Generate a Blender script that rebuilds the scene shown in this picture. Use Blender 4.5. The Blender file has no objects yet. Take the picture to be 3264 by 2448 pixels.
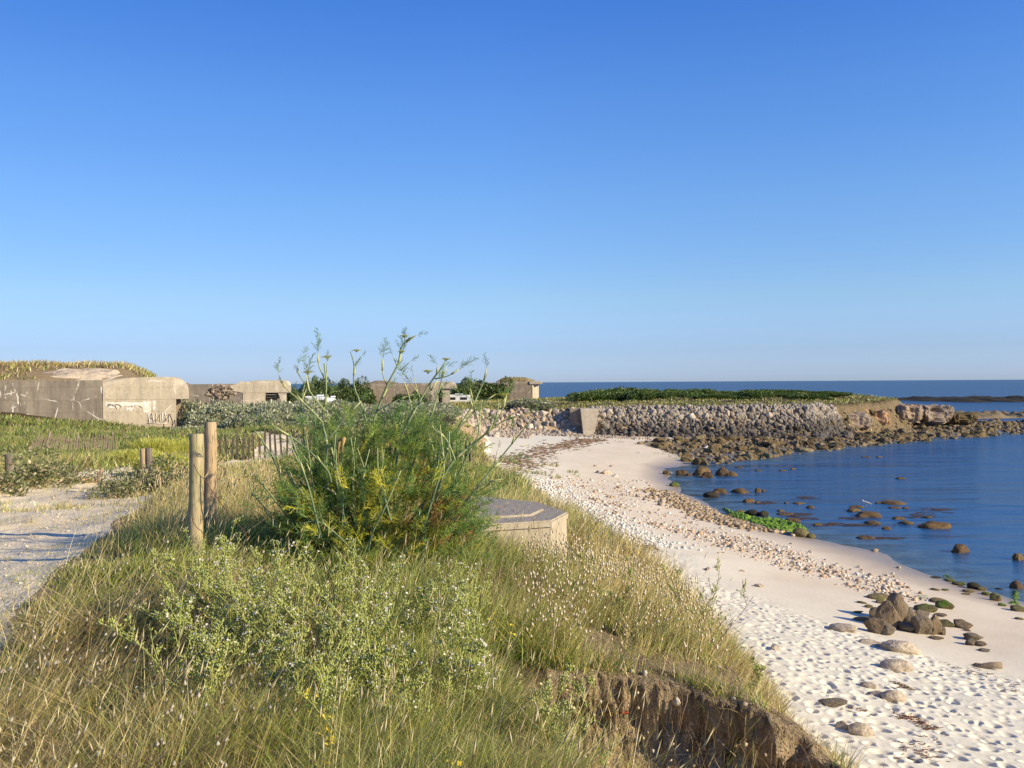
import bpy, bmesh, math, random
import numpy as np
from mathutils import Vector, Matrix, noise as mnoise
random.seed(7)
RNG = np.random.default_rng(11)
PI = math.pi
scene = bpy.context.scene
COL = scene.collection

# ------------------------------------------------------------------ camera
EYE = 8.0                                  # metres above the sea
FPX = 943.0
ROLL = math.radians(0.33); PITCH = math.radians(0.10)
cam_d = bpy.data.cameras.new('camera'); cam = bpy.data.objects.new('camera', cam_d); COL.objects.link(cam)
cam_d.sensor_width = 36; cam_d.lens = 36 * FPX / 1024
cam_d.clip_start = 0.05; cam_d.clip_end = 60000
cam.location = (0, 0, EYE); cam.rotation_euler = (PI/2 - PITCH, ROLL, 0)
scene.camera = cam

# ------------------------------------------------------------------ sky, sun, exposure
SUN_EL = math.radians(22.5); SUN_DIR = Vector((0.915, -0.403))      # horizontal direction TO the sun
w = bpy.data.worlds.new('World'); scene.world = w; w.use_nodes = True
nt = w.node_tree; nt.nodes.clear()
sky = nt.nodes.new('ShaderNodeTexSky'); sky.sky_type = 'NISHITA'; sky.sun_disc = False
sky.sun_elevation = SUN_EL; sky.sun_rotation = math.atan2(SUN_DIR.x, SUN_DIR.y)
sky.altitude = 0; sky.air_density = 1.0; sky.dust_density = 0.25; sky.ozone_density = 3.0
hs = nt.nodes.new('ShaderNodeHueSaturation'); hs.inputs['Saturation'].default_value = 1.18; hs.inputs['Value'].default_value = 1.0
# clear sea air: the sky's own colour by height above the horizon (less yellow low down, deeper blue above)
tcw = nt.nodes.new('ShaderNodeTexCoord'); sxw = nt.nodes.new('ShaderNodeSeparateXYZ'); mzw = nt.nodes.new('ShaderNodeMath'); mzw.operation = 'MULTIPLY'; mzw.inputs[1].default_value = 2.0
rmp = nt.nodes.new('ShaderNodeValToRGB'); mlw = nt.nodes.new('ShaderNodeVectorMath'); mlw.operation = 'MULTIPLY'; mlw2 = nt.nodes.new('ShaderNodeVectorMath'); mlw2.operation = 'SCALE'; mlw2.inputs['Scale'].default_value = 2.66
SKY = [(0.016, (0.266, 0.349, 0.726)), (0.068, (0.272, 0.326, 0.603)), (0.174, (0.365, 0.387, 0.521)), (0.378, (0.421, 0.443, 0.579)), (0.572, (0.4, 0.45, 0.634)), (0.746, (0.317, 0.414, 0.661))]
while len(rmp.color_ramp.elements) < len(SKY): rmp.color_ramp.elements.new(.5)
SKY = [(p_, (c_[0]*1.01, c_[1]*1.03, c_[2])) for p_, c_ in SKY]
for k_, (p_, c_) in enumerate(SKY): rmp.color_ramp.elements[k_].position = p_; rmp.color_ramp.elements[k_].color = (*c_, 1)
nt.links.new(tcw.outputs['Generated'], sxw.inputs[0]); nt.links.new(sxw.outputs[2], mzw.inputs[0]); nt.links.new(mzw.outputs[0], rmp.inputs[0])
bg = nt.nodes.new('ShaderNodeBackground'); bg.inputs[1].default_value = 0.085
wo = nt.nodes.new('ShaderNodeOutputWorld')
nt.links.new(sky.outputs[0], hs.inputs['Color']); nt.links.new(hs.outputs[0], mlw.inputs[0]); nt.links.new(rmp.outputs[0], mlw.inputs[1]); nt.links.new(mlw.outputs[0], mlw2.inputs[0]); azr = nt.nodes.new('ShaderNodeMapRange'); azr.inputs[1].default_value = -.50; azr.inputs[2].default_value = -.02; azr.inputs[3].default_value = .82; azr.inputs[4].default_value = 1.0
mlw3 = nt.nodes.new('ShaderNodeVectorMath'); mlw3.operation = 'SCALE'; nt.links.new(sxw.outputs[0], azr.inputs[0]); nt.links.new(azr.outputs[0], mlw3.inputs['Scale'])
nt.links.new(mlw2.outputs[0], mlw3.inputs[0]); nt.links.new(mlw3.outputs[0], bg.inputs[0]); nt.links.new(bg.outputs[0], wo.inputs[0])
sun_d = bpy.data.lights.new('sun', 'SUN'); sun_d.energy = 5.0; sun_d.angle = math.radians(0.53); sun_d.color = (1, 0.85, 0.56)
sun = bpy.data.objects.new('sun', sun_d); COL.objects.link(sun)
sd = Vector((SUN_DIR.x * math.cos(SUN_EL), SUN_DIR.y * math.cos(SUN_EL), math.sin(SUN_EL)))
sun.rotation_euler = sd.to_track_quat('Z', 'Y').to_euler(); sun.location = (30, -30, 40)
vs = scene.view_settings; vs.view_transform = 'Standard'; vs.look = 'None'; vs.exposure = 0.5; vs.gamma = 1
scene.cycles.max_bounces = 5; scene.cycles.diffuse_bounces = 2; scene.cycles.glossy_bounces = 2
scene.cycles.transmission_bounces = 3; scene.cycles.transparent_max_bounces = 4
scene.cycles.use_denoising = True

# ------------------------------------------------------------------ photo measurements -> places
cr, sr = math.cos(ROLL), math.sin(ROLL); cp, sp = math.cos(PITCH), math.sin(PITCH)
CM = Matrix.Rotation(ROLL, 3, 'Y') @ Matrix.Rotation(PI/2 - PITCH, 3, 'X')
def ray(u, v):
    """direction through photo point u, v (3264 x 2448 scale)"""
    d = CM @ Vector((u*1024/3264 - 512, -(v*1024/3264 - 384), -FPX)); return d / d.y
def at_d(u, v, D):
    d = ray(u, v); return Vector((d.x*D, D, EYE + d.z*D))
def at_z(u, v, z):
    d = ray(u, v); D = (z - EYE) / d.z; return Vector((d.x*D, D, z))
def s2(u, v): return u*3264/2212, v*3264/2212

# ------------------------------------------------------------------ noise
def _hash(ix, iy, seed):
    h = (ix.astype(np.int64)*374761393 + iy.astype(np.int64)*668265263 + seed*1442695041) & 0xffffffff
    h = ((h ^ (h >> 13)) * 1274126177) & 0xffffffff
    return ((h ^ (h >> 16)) & 0xffffff) / 16777215.0
def vnoise(x, y, seed=0):
    ix = np.floor(x); iy = np.floor(y); fx = x-ix; fy = y-iy
    fx = fx*fx*(3-2*fx); fy = fy*fy*(3-2*fy)
    a = _hash(ix, iy, seed); b = _hash(ix+1, iy, seed); c = _hash(ix, iy+1, seed); d = _hash(ix+1, iy+1, seed)
    return (a*(1-fx)+b*fx)*(1-fy) + (c*(1-fx)+d*fx)*fy
def fbm(x, y, seed=0, octv=4):
    s = 0; a = .5; t = 0
    for k in range(octv):
        s = s + a*(vnoise(x*2**k + 13.7*k, y*2**k - 7.1*k, seed+k) - .5); t += a; a *= .5
    return s / t * 2          # about -1..1
def sstep(a, b, x):
    t = np.clip((x-a)/(b-a), 0, 1); return t*t*(3-2*t)

# ------------------------------------------------------------------ terrain functions
def rbf(pts):
    P = np.array(pts, float); X = P[:, :2]; n = len(X)
    D = np.sqrt(((X[:, None]-X[None])**2).sum(-1))
    A = np.zeros((n+3, n+3)); A[:n, :n] = D - 0.15*np.eye(n); A[:n, n] = 1; A[:n, n+1:] = X; A[n, :n] = 1; A[n+1:, :n] = X.T
    wv = np.linalg.solve(A, np.concatenate([P[:, 2], [0, 0, 0]]))
    def f(x, y):
        o = wv[n] + wv[n+1]*x + wv[n+2]*y
        for i in range(n): o = o + wv[i]*np.sqrt((x-X[i, 0])**2 + (y-X[i, 1])**2)
        return o
    return f
# beach and sea bed: photo points of known level, then free points
BP = []
for u, v, z in [(1432,1012,0),(1436,1035,0),(1470,1066,0),(1560,1114,0),(1660,1142,0),(1760,1164,0),(1900,1192,0),(2030,1247,0),(2120,1272,0),(2212,1302,0),
                (1300,1000,.7),(1200,1060,1.25),(1350,1080,.75),(1500,1150,.65),(1700,1220,.55),(1900,1300,.8),(1950,1345,.9),(2100,1400,1.0),(2212,1400,.85),
                (1600,1250,1.15),(1500,1200,1.35),(1700,1350,1.6),(1900,1500,1.85),(2212,1600,1.8),(2000,1659,2.2),(1700,1450,2.1),(1300,955,1.1),(1100,1000,1.7),
                (1080,960,1.7),(1500,942,.9),(1380,948,.95),(1440,975,.3),(1650,955,.35),(1640,992,.0),(1800,950,.25),(1800,966,0),(2000,925,.5),(1950,950,0),(2100,938,0),(2212,931,0),
                (2212,912,.35),(1560,985,0),(2100,915,.5)]:
    p = at_z(*s2(u, v), z); BP.append((p.x, p.y, z))
BP += [(25,40,-.8),(26,52,-.9),(22,64,-.6),(30,70,-1),(45,95,-1),(28,84,-.6),(40,60,-1.3),(80,110,-2),(60,60,-2),(100,160,-1.2),(70,185,-.8),(30,215,-2),(100,250,-3),(0,290,-3),(-80,320,-3),(150,200,-3),
       (0,0,2.8),(-5,20,3),(-10,60,2.6),(-10,110,2.2),(15,0,2.0),(24,12,.9),(33,22,0),(60,20,-2.5),(40,-20,0),(20,-30,1.8),(80,-60,-3),(0,-40,3)]
_B = rbf(BP)
def beachZ(x, y):
    r = np.sqrt(x*x+y*y); z = _B(x, y)
    far = sstep(170, 300, r); z = z*(1-far) + (-3.0)*far
    return np.maximum(z, -3.5) + .04*fbm(x*.35, y*.35, 5)
UP = [(0,0,-1.62),(-3,0,-1.65),(3,0,-1.9),(0,-20,-1.6),(-2.5,7.5,-1.33),(0,7.5,-1.48),(-1,4,-1.56),(0,4.2,-1.68),(1.4,6.5,-1.98),(1.2,9,-2.1),(.8,12,-2.62),(.1,12,-2.48),(.9,13.2,-2.65),(.2,10.6,-2.3),(-.6,11.8,-2.3),(-4,9,-1.50),(-7,7,-1.52),(-5.5,5,-1.52),(-2,11,-1.45),(-1,11,-1.6),(-3,5,-1.55),
      (-6,17,-1.85),(-7.5,20,-2.0),(-3,14,-1.65),(-8,13,-1.6),(-6,13,-1.65),(-4,4,-1.56),(-8,9,-1.55),(-11,14,-1.45),(-12,20,-1.9),(-16,25,-2.2),(-14,35,-2.8),(-18,42,-2.85),(-9,24,-2.2),(-22,32,-2.6),
      (-5,20,-2.1),(-4,28,-2.5),(-10,34,-2.72),(-1,34,-3.1),(0,22,-2.7),(-5,50,-2.9),(-15,56,-2.75),(-3,58,-3.3),(-5,75,-3.7),
      (-28.5,80,-4.05),(-34,79.5,-3.1),(-43,79.5,-2.0),(-60,78,-1.6),(-44,62,-1.9),(-30,60,-3.1),(-22,62,-3.5),(-50,50,-2.4),(-22,90,-4.0),(-60,110,-3.8),(-30,110,-4),(-15,110,-4),(-4,96,-3.6),
      (9,126,-3.6),(25,127,-3.55),(40,131,-3.55),(52,142,-3.3),(60,152,-3.1),(20,140,-2.95),(10,134,-3.3),(30,140,-2.95),(45,146,-2.8),(35,155,-2.35),(20,155,-2.4),(48,160,-1.9),(40,175,-2.2),(5,140,-3.2),(10,170,-2.9),(-5,130,-3.6),(-30,155,-4),(0,190,-3.9),(-20,200,-4),(-80,200,-4),(-30,250,-5)]
UP = [(a, b, c+EYE) for a, b, c in UP]
_U = rbf(UP)
EDGE = [(2.6,-60),(2.4,-10),(1.6,0),(1.40,3),(1.38,4.6),(1.42,5.6),(1.30,6.9),(1.12,9),(.95,11.5),(1.5,13.5),(1.5,16.5),(.5,20),(-.2,25),(-.9,32),(-1.9,42),(-3.3,55),(-4.8,75),(-6,95),(-7.5,110),(-7,121),(0,124),(9,124.5),(25,126),(40,129.5),(50,139),(59,147),(63,155),
        (58,168),(42,188),(10,212),(-20,250),(-70,300),(-200,380),(-500,200),(-500,-400),(2.6,-400)]
def seg_sd(x, y, poly):
    """signed distance, positive inside"""
    n = len(poly); d2 = np.full(x.shape, 1e18); ins = np.zeros(x.shape, bool)
    for i in range(n):
        ax, ay = poly[i]; bx, by = poly[(i+1) % n]
        ex, ey = bx-ax, by-ay; px, py = x-ax, y-ay
        t = np.clip((px*ex+py*ey)/(ex*ex+ey*ey), 0, 1)
        d2 = np.minimum(d2, (px-t*ex)**2 + (py-t*ey)**2)
        if ay != by:
            c = ((ay > y) != (by > y)) & (x < (bx-ax)*(y-ay)/(by-ay)+ax); ins ^= c
    return np.where(ins, 1, -1)*np.sqrt(d2)
def line_d(x, y, pts):
    d2 = np.full(x.shape, 1e18)
    for (ax, ay), (bx, by) in zip(pts[:-1], pts[1:]):
        ex, ey = bx-ax, by-ay; px, py = x-ax, y-ay
        t = np.clip((px*ex+py*ey)/(ex*ex+ey*ey), 0, 1)
        d2 = np.minimum(d2, (px-t*ex)**2 + (py-t*ey)**2)
    return np.sqrt(d2)
PATH = [(-3.2,-10),(-3.6,2),(-4.35,5.5),(-5.2,8.8),(-6.4,13),(-7.8,17),(-8.8,20),(-9.25,22.5),(-8.6,27)]
TRACK = [(-8.6,27),(-9,36),(-12,50),(-20,57),(-12,57.5),(-4,59)]
def path_d(x, y):
    return line_d(x, y, PATH) - (1.25 - .35*sstep(17, 23, y)) + .22*fbm(x*.9, y*.9, 31) 
def track_d(x, y): return line_d(x, y, TRACK) - 1.0 + .3*fbm(x*.5, y*.5, 33)
def gully(x, y):
    """eroded notch at the dune edge: how far the ground drops"""
    n1 = .20*fbm(x*1.9, y*1.9, 41); n2 = .11*fbm(x*6, y*6, 43, 3)
    back = 5.95 - .45*np.abs(x-.75)**1.2 + n1*1.3 + n2 - y             # >0 in front of the scarp
    left = (x - (-.06 - .35*(y-4.6))) + n1*1.2 + n2
    return sstep(-.03, .22, back) * sstep(-.1, .6, left)
def footprints(x, y):
    cell = .27; out = np.zeros(x.shape)
    gx = np.floor(x/cell); gy = np.floor(y/cell)
    for i in (-1, 0, 1):
        for j in (-1, 0, 1):
            cx = gx+i; cy = gy+j
            px = (cx + _hash(cx, cy, 71))*cell; py = (cy + _hash(cx, cy, 72))*cell
            s = .05 + .045*_hash(cx, cy, 73); dep = (.018 + .05*_hash(cx, cy, 74)**1.3)*(_hash(cx, cy, 76) < .72); a = _hash(cx, cy, 75)*PI
            ux = (x-px)*np.cos(a)+(y-py)*np.sin(a); uy = -(x-px)*np.sin(a)+(y-py)*np.cos(a)
            r2 = (ux/(s*1.45))**2 + (uy/s)**2
            out = out - dep*np.exp(-r2**2) + .22*dep*np.exp(-(np.sqrt(r2)-1.5)**2/.10)
    return np.maximum(out, -.085)
def rough_mask(x, y):
    """trampled dry sand: landward of the smooth tide line"""
    z = _B(x, y); m = sstep(1.28, 1.5, z + .10*fbm(x*.25, y*.25, 61)) * (1-sstep(40, 60, y)*.75)
    return m * (1-sstep(95, 110, y))
def heights(x, y):
    B = beachZ(x, y); U = np.minimum(_U(x, y), EYE-1.2)
    U = U + .10*fbm(x*.5, y*.5, 3)*np.clip(np.sqrt(x*x+y*y)/12, .25, 3) + .03*fbm(x*2.2, y*2.2, 4)
    r = np.sqrt(x*x+y*y)
    sd = seg_sd(x, y, EDGE) + .25*fbm(x*.8, y*.8, 8)*np.clip(r/8, .4, 2.5)
    wd = 3.2 - .7*sstep(15, 22, y) + 1.6*sstep(70, 110, y) - 1.2*sstep(45, 50, x)
    t = np.clip(1 + sd/wd, 0, 1); m = t*t*(3-2*t)*.55 + .45*t**.6
    # near dune edge: convex shoulder
    g = gully(x, y)*(y < 8)*(y > -1)
    U2 = U - .55*g - .16*np.clip(5.9-y, 0, 3)*g + g*(.13*fbm(x*3.2, y*3.2, 45, 4)+.03*fbm(x*16, y*16, 47, 3))
    z = B*(1-m) + U2*m
    pm = 1-sstep(-.5, .15, path_d(x, y)); z = z - .05*pm*(m > .9)
    rm = rough_mask(x, y)*(m < .05)
    near = (r > 8) & (r < 48)
    fp = np.zeros(x.shape); 
    if near.any(): fp[near] = footprints(x[near], y[near])
    z = z + fp*rm + .03*rm*fbm(x*1.2, y*1.2, 9)
    return z, m, sd
def gz(x, y):
    return float(heights(np.array([float(x)]), np.array([float(y)]))[0][0])
def gzs(x, y): return heights(np.asarray(x, float), np.asarray(y, float))[0]
def hit(u, v, lo=3.5, hi=400):
    """where the sight line through photo point u, v meets the ground"""
    d = ray(u, v); D = np.exp(np.linspace(math.log(lo), math.log(hi), 900)); z = EYE + d.z*D
    k = np.nonzero(gzs(d.x*D, D) > z)[0]; i = k[0] if len(k) else len(D)-1
    D2 = np.linspace(D[max(i-1, 0)], D[i], 20); z2 = gzs(d.x*D2, D2) - (EYE+d.z*D2)
    j = np.nonzero(z2 > 0)[0]; t = D2[j[0]] if len(j) else D2[-1]
    return Vector((d.x*t, t, gz(d.x*t, t)))

# ------------------------------------------------------------------ object helpers
def tag(o, label=None, cat=None, group=None, kind=None):
    if label: o['label'] = label
    if cat: o['category'] = cat
    if group: o['group'] = group
    if kind: o['kind'] = kind
    return o
def empty(name, loc, rz=0, **k):
    o = bpy.data.objects.new(name, None); COL.objects.link(o); o.location = loc; o.rotation_euler.z = rz
    o.empty_display_size = .1
    return tag(o, **k)
def from_arrays(name, V, polys, m, parent=None, col=None, smooth=True):
    """polys: list of int arrays (n,k)"""
    V = np.asarray(V, np.float32); me = bpy.data.meshes.new(name)
    polys = [np.asarray(p, np.int32) for p in polys if p is not None and len(p)]
    tot = np.concatenate([np.full(len(p), p.shape[1], np.int32) for p in polys]); idx = np.concatenate([p.ravel() for p in polys])
    start = np.concatenate([[0], np.cumsum(tot)[:-1]]).astype(np.int32)
    me.vertices.add(len(V)); me.vertices.foreach_set('co', V.ravel())
    me.loops.add(len(idx)); me.loops.foreach_set('vertex_index', idx)
    me.polygons.add(len(tot)); me.polygons.foreach_set('loop_start', start)
    try: me.polygons.foreach_set('loop_total', tot)
    except Exception: pass
    me.update(calc_edges=True)
    if smooth: me.polygons.foreach_set('use_smooth', np.ones(len(tot), bool))
    if col is not None:
        a = me.color_attributes.new('col', 'FLOAT_COLOR', 'POINT')
        c = np.ones((len(V), 4), np.float32); c[:, :3] = col; a.data.foreach_set('color', c.ravel())
    me.materials.append(m)
    o = bpy.data.objects.new(name, me); COL.objects.link(o)
    if parent: o.parent = parent
    return o
class MB:
    def __init__(s): s.V = []; s.Q = []; s.T = []; s.C = []; s.n = 0
    def add(s, V, Q=None, T=None, col=(1, 1, 1)):
        V = np.asarray(V, float).reshape(-1, 3); s.V.append(V)
        if Q is not None and len(Q): s.Q.append(np.asarray(Q)+s.n)
        if T is not None and len(T): s.T.append(np.asarray(T)+s.n)
        s.C.append(np.broadcast_to(np.asarray(col, float), (len(V), 3))); s.n += len(V); return s
    def tube(s, pts, rad, sides=5, col=(1, 1, 1), cap=True):
        pts = [Vector(p) for p in pts]; n = len(pts)
        if not hasattr(rad, '__len__'): rad = [rad]*n
        rings = []; ref = Vector((.31, .87, .38))
        for i, p in enumerate(pts):
            t = (pts[min(i+1, n-1)] - pts[max(i-1, 0)]); t = t.normalized() if t.length > 1e-9 else Vector((0, 0, 1))
            a = t.cross(ref)
            if a.length < .05: a = t.cross(Vector((1, 0, 0)))
            a.normalize(); b = t.cross(a)
            for k in range(sides):
                an = 2*PI*k/sides; rings.append(p + (a*math.cos(an)+b*math.sin(an))*rad[i])
        Q = [(i*sides+k, i*sides+(k+1) % sides, (i+1)*sides+(k+1) % sides, (i+1)*sides+k) for i in range(n-1) for k in range(sides)]
        T = []
        if cap:
            rings += [pts[0], pts[-1]]; c0 = n*sides
            T = [(c0, (k+1) % sides, k) for k in range(sides)] + [(c0+1, (n-1)*sides+k, (n-1)*sides+(k+1) % sides) for k in range(sides)]
        return s.add([tuple(v) for v in rings], Q, T, col)
    def box(s, c, d, col=(1, 1, 1), rz=0):
        V = np.array([(x, y, z) for x in (-.5, .5) for y in (-.5, .5) for z in (-.5, .5)])*np.array(d)
        ca, sa = math.cos(rz), math.sin(rz); V = np.stack([V[:, 0]*ca-V[:, 1]*sa, V[:, 0]*sa+V[:, 1]*ca, V[:, 2]], 1) + np.array(c)
        return s.add(V, [(0, 1, 3, 2), (4, 6, 7, 5), (0, 4, 5, 1), (2, 3, 7, 6), (0, 2, 6, 4), (1, 5, 7, 3)], None, col)
    def inst(s, tmpl, M, col):
        V, Q, T = tmpl; return s.add(V @ M[:3, :3].T + M[:3, 3], Q, T, col)
    def build(s, name, m, parent=None, smooth=True):
        return from_arrays(name, np.concatenate(s.V), [np.concatenate(s.Q) if s.Q else None, np.concatenate(s.T) if s.T else None], m, parent, np.concatenate(s.C), smooth)
def bm_obj(name, bm, m, parent=None, smooth=False):
    me = bpy.data.meshes.new(name); bmesh.ops.recalc_face_normals(bm, faces=bm.faces); bm.to_mesh(me); bm.free(); me.materials.append(m)
    if smooth: me.polygons.foreach_set('use_smooth', np.ones(len(me.polygons), bool))
    o = bpy.data.objects.new(name, me); COL.objects.link(o)
    if parent: o.parent = parent
    return o
def bx(bm, x0, x1, y0, y1, z0, z1, bev=0, seg=2):
    vs_ = [bm.verts.new((x, y, z)) for x in (x0, x1) for y in (y0, y1) for z in (z0, z1)]
    fs = [bm.faces.new([vs_[i] for i in f]) for f in ((0, 1, 3, 2), (4, 6, 7, 5), (0, 4, 5, 1), (2, 3, 7, 6), (0, 2, 6, 4), (1, 5, 7, 3))]
    if bev:
        es = list({e for f in fs for e in f.edges}); bmesh.ops.bevel(bm, geom=es, offset=bev, segments=seg, affect='EDGES', profile=.5)

# ------------------------------------------------------------------ materials
class Mt:
    def __init__(s, name, rough=.9, spec=.3):
        s.m = bpy.data.materials.new(name); s.m.use_nodes = True; s.t = s.m.node_tree; s.t.nodes.clear()
        s.out = s.n('ShaderNodeOutputMaterial'); s.p = s.n('ShaderNodeBsdfPrincipled')
        s.p.inputs['Roughness'].default_value = rough; s.p.inputs['Specular IOR Level'].default_value = spec
        s.l(s.p.outputs[0], s.out.inputs[0]); s.geo = s.n('ShaderNodeNewGeometry'); s.pos = s.geo.outputs['Position']
    def n(s, t): return s.t.nodes.new(t)
    def l(s, a, b): s.t.links.new(a, b)
    def setv(s, sock, v):
        if isinstance(v, bpy.types.NodeSocket): s.l(v, sock)
        elif isinstance(v, (tuple, list)) and len(v) == 3 and sock.type == 'RGBA': sock.default_value = (*v, 1)
        else: sock.default_value = v
    def obj(s): return s.n('ShaderNodeTexCoord').outputs['Object']
    def rnd(s): return s.n('ShaderNodeObjectInfo').outputs['Random']
    def col(s):
        a = s.n('ShaderNodeAttribute'); a.attribute_name = 'col'; return a.outputs['Color']
    def scale(s, v, sc):
        m = s.n('ShaderNodeMapping'); s.l(v, m.inputs[0]); m.inputs['Scale'].default_value = sc; return m.outputs[0]
    def noise(s, sc, det=4, vec=None, rough=.55, dist=0):
        t = s.n('ShaderNodeTexNoise'); t.inputs['Scale'].default_value = sc; t.inputs['Detail'].default_value = det
        t.inputs['Roughness'].default_value = rough; t.inputs['Distortion'].default_value = dist; s.l(vec or s.pos, t.inputs['Vector']); return t.outputs['Fac']
    def vor(s, sc, vec=None, feat='F1', out='Distance', rnd=1):
        t = s.n('ShaderNodeTexVoronoi'); t.feature = feat; t.inputs['Scale'].default_value = sc; t.inputs['Randomness'].default_value = rnd
        s.l(vec or s.pos, t.inputs['Vector']); return t.outputs[out]
    def ramp(s, f, stops, interp='LINEAR'):
        r = s.n('ShaderNodeValToRGB'); s.l(f, r.inputs[0]); e = r.color_ramp.elements; r.color_ramp.interpolation = interp
        while len(e) < len(stops): e.new(.5)
        for k, (p, c) in enumerate(stops):
            e[k].position = p; e[k].color = (c, c, c, 1) if not isinstance(c, tuple) else (*c, 1)
        return r.outputs[0]
    def mix(s, f, a, b, mode='MIX'):
        m = s.n('ShaderNodeMix'); m.data_type = 'RGBA'; m.blend_type = mode
        s.setv(m.inputs[0], f); s.setv(m.inputs[6], a); s.setv(m.inputs[7], b); return m.outputs[2]
    def math(s, op, a, b=0.0, clamp=False):
        m = s.n('ShaderNodeMath'); m.operation = op; m.use_clamp = clamp; s.setv(m.inputs[0], a); s.setv(m.inputs[1], b); return m.outputs[0]
    def z(s, vec=None):
        x = s.n('ShaderNodeSeparateXYZ'); s.l(vec or s.pos, x.inputs[0]); return x.outputs
    def rng(s, v, a, b, c=0.0, d=1.0):
        m = s.n('ShaderNodeMapRange'); s.l(v, m.inputs[0]); m.inputs[1].default_value = a; m.inputs[2].default_value = b; m.inputs[3].default_value = c; m.inputs[4].default_value = d; return m.outputs[0]
    def bump(s, h, strength=.5, dist=.05, prev=None):
        b = s.n('ShaderNodeBump'); b.inputs['Strength'].default_value = strength; b.inputs['Distance'].default_value = dist
        s.l(h, b.inputs['Height'])
        if prev: s.l(prev, b.inputs['Normal'])
        return b.outputs[0]
    def done(s, color=None, normal=None, rough=None):
        if color is not None: s.setv(s.p.inputs['Base Color'], color)
        if normal is not None: s.l(normal, s.p.inputs['Normal'])
        if rough is not None: s.setv(s.p.inputs['Roughness'], rough)
        return s.m

def mat_leaf(name, trans=.35, tint=None):
    t = Mt(name); t.t.nodes.remove(t.p)
    c = t.col()
    if tint: c = t.mix(1.0, c, tint, 'MULTIPLY')
    d = t.n('ShaderNodeBsdfDiffuse'); tr = t.n('ShaderNodeBsdfTranslucent'); t.l(c, d.inputs[0]); t.l(c, tr.inputs[0])
    g = t.n('ShaderNodeBsdfGlossy'); g.inputs['Roughness'].default_value = .45; g.inputs[0].default_value = (1, 1, 1, 1)
    m1 = t.n('ShaderNodeMixShader'); m1.inputs[0].default_value = trans; t.l(d.outputs[0], m1.inputs[1]); t.l(tr.outputs[0], m1.inputs[2])
    m2 = t.n('ShaderNodeMixShader'); m2.inputs[0].default_value = .035; t.l(m1.outputs[0], m2.inputs[1]); t.l(g.outputs[0], m2.inputs[2])
    t.l(m2.outputs[0], t.out.inputs[0]); return t.m
M = {}
M['leaf'] = mat_leaf('plant_leaf', .28); M['straw'] = mat_leaf('dry_straw', .25)
t = Mt('petal', .7); M['petal'] = t.done(t.col())
t = Mt('plain_coloured', .85); M['plain'] = t.done(t.mix(t.rng(t.noise(30, 4), .3, .7), t.col(), t.mix(1.0, t.col(), (.72, .70, .68), 'MULTIPLY')))
# dune soil
t = Mt('dune_soil', .95, .15)
n1 = t.noise(1.1, 5); n2 = t.noise(14, 6); n3 = t.noise(70, 3)
c = t.mix(t.rng(n1, .35, .65), (.40, .28, .165), (.54, .40, .24))
c = t.mix(t.rng(n2, .4, .75), c, (.60, .47, .30)); c = t.mix(t.rng(t.vor(38), .0, .10, .6, 0), c, (.62, .54, .42))
c = t.mix(t.rng(n3, .55, .75, 0, .5), c, (.15, .10, .06))
c = t.mix(t.z(t.col())[0], c, t.mix(t.rng(n2, .35, .65), (.065, .048, .026), (.12, .09, .05)))  # dark humus under plants, its colour deepened to add shade between the grass
M['soil'] = t.done(c, t.bump(n3, .9, .03, t.bump(n2, .9, .16)))
# gravel path
t = Mt('gravel_path', .95, .15)
n1 = t.noise(.9, 5); v1 = t.vor(45); vc = t.vor(45, None, 'F1', 'Color'); v2 = t.vor(17)
c = t.mix(t.rng(n1, .3, .7), (.72, .585, .375), (.82, .70, .49))
c = t.mix(t.rng(v1, .16, .22, .55, 0), c, t.mix(t.rng(t.z(vc)[0], .2, .9), (.72, .66, .55), (.38, .31, .24)))
c = t.mix(t.rng(v2, .06, .12, .8, 0), c, (.68, .60, .48)); c = t.mix(t.rng(t.noise(5, 5), .55, .8, 0, .7), c, (.36, .28, .19))
M['path'] = t.done(c, t.bump(v1, .5, .012, t.bump(t.noise(9, 5), .35, .03)))
# beach sand: dry white sand, damp below the tide line, shell grit bands
t = Mt('beach_sand', .95, .2)
zz = t.z()[2]; n1 = t.noise(.35, 5); n2 = t.noise(6, 5); n3 = t.noise(120, 2)
zn = t.math('ADD', zz, t.rng(n1, 0, 1, -.35, .35))
dry = t.mix(t.rng(n2, .3, .7), (.80, .74, .59), (.72, .65, .50))
damp = t.mix(t.rng(n1, .3, .7), (.68, .565, .41), (.74, .63, .475))
c = t.mix(t.rng(zn, .75, 1.45), damp, dry)
c = t.mix(t.rng(zz, .03, .30), (.34, .26, .18), c)
c = t.mix(t.rng(n3, .62, .75, 0, .35), c, (.42, .33, .25))
c = t.mix(t.rng(zz, -.05, -1.2), c, (.10, .12, .08))
c = t.mix(t.z(t.col())[1], c, t.mix(t.rng(n2, .35, .65), (.13, .10, .055), (.22, .17, .10)))
M['sand'] = t.done(c, t.bump(n3, .4, .012, t.bump(t.noise(9, 4), .35, .03)), t.rng(zz, .03, .30, .22, .95))
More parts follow.
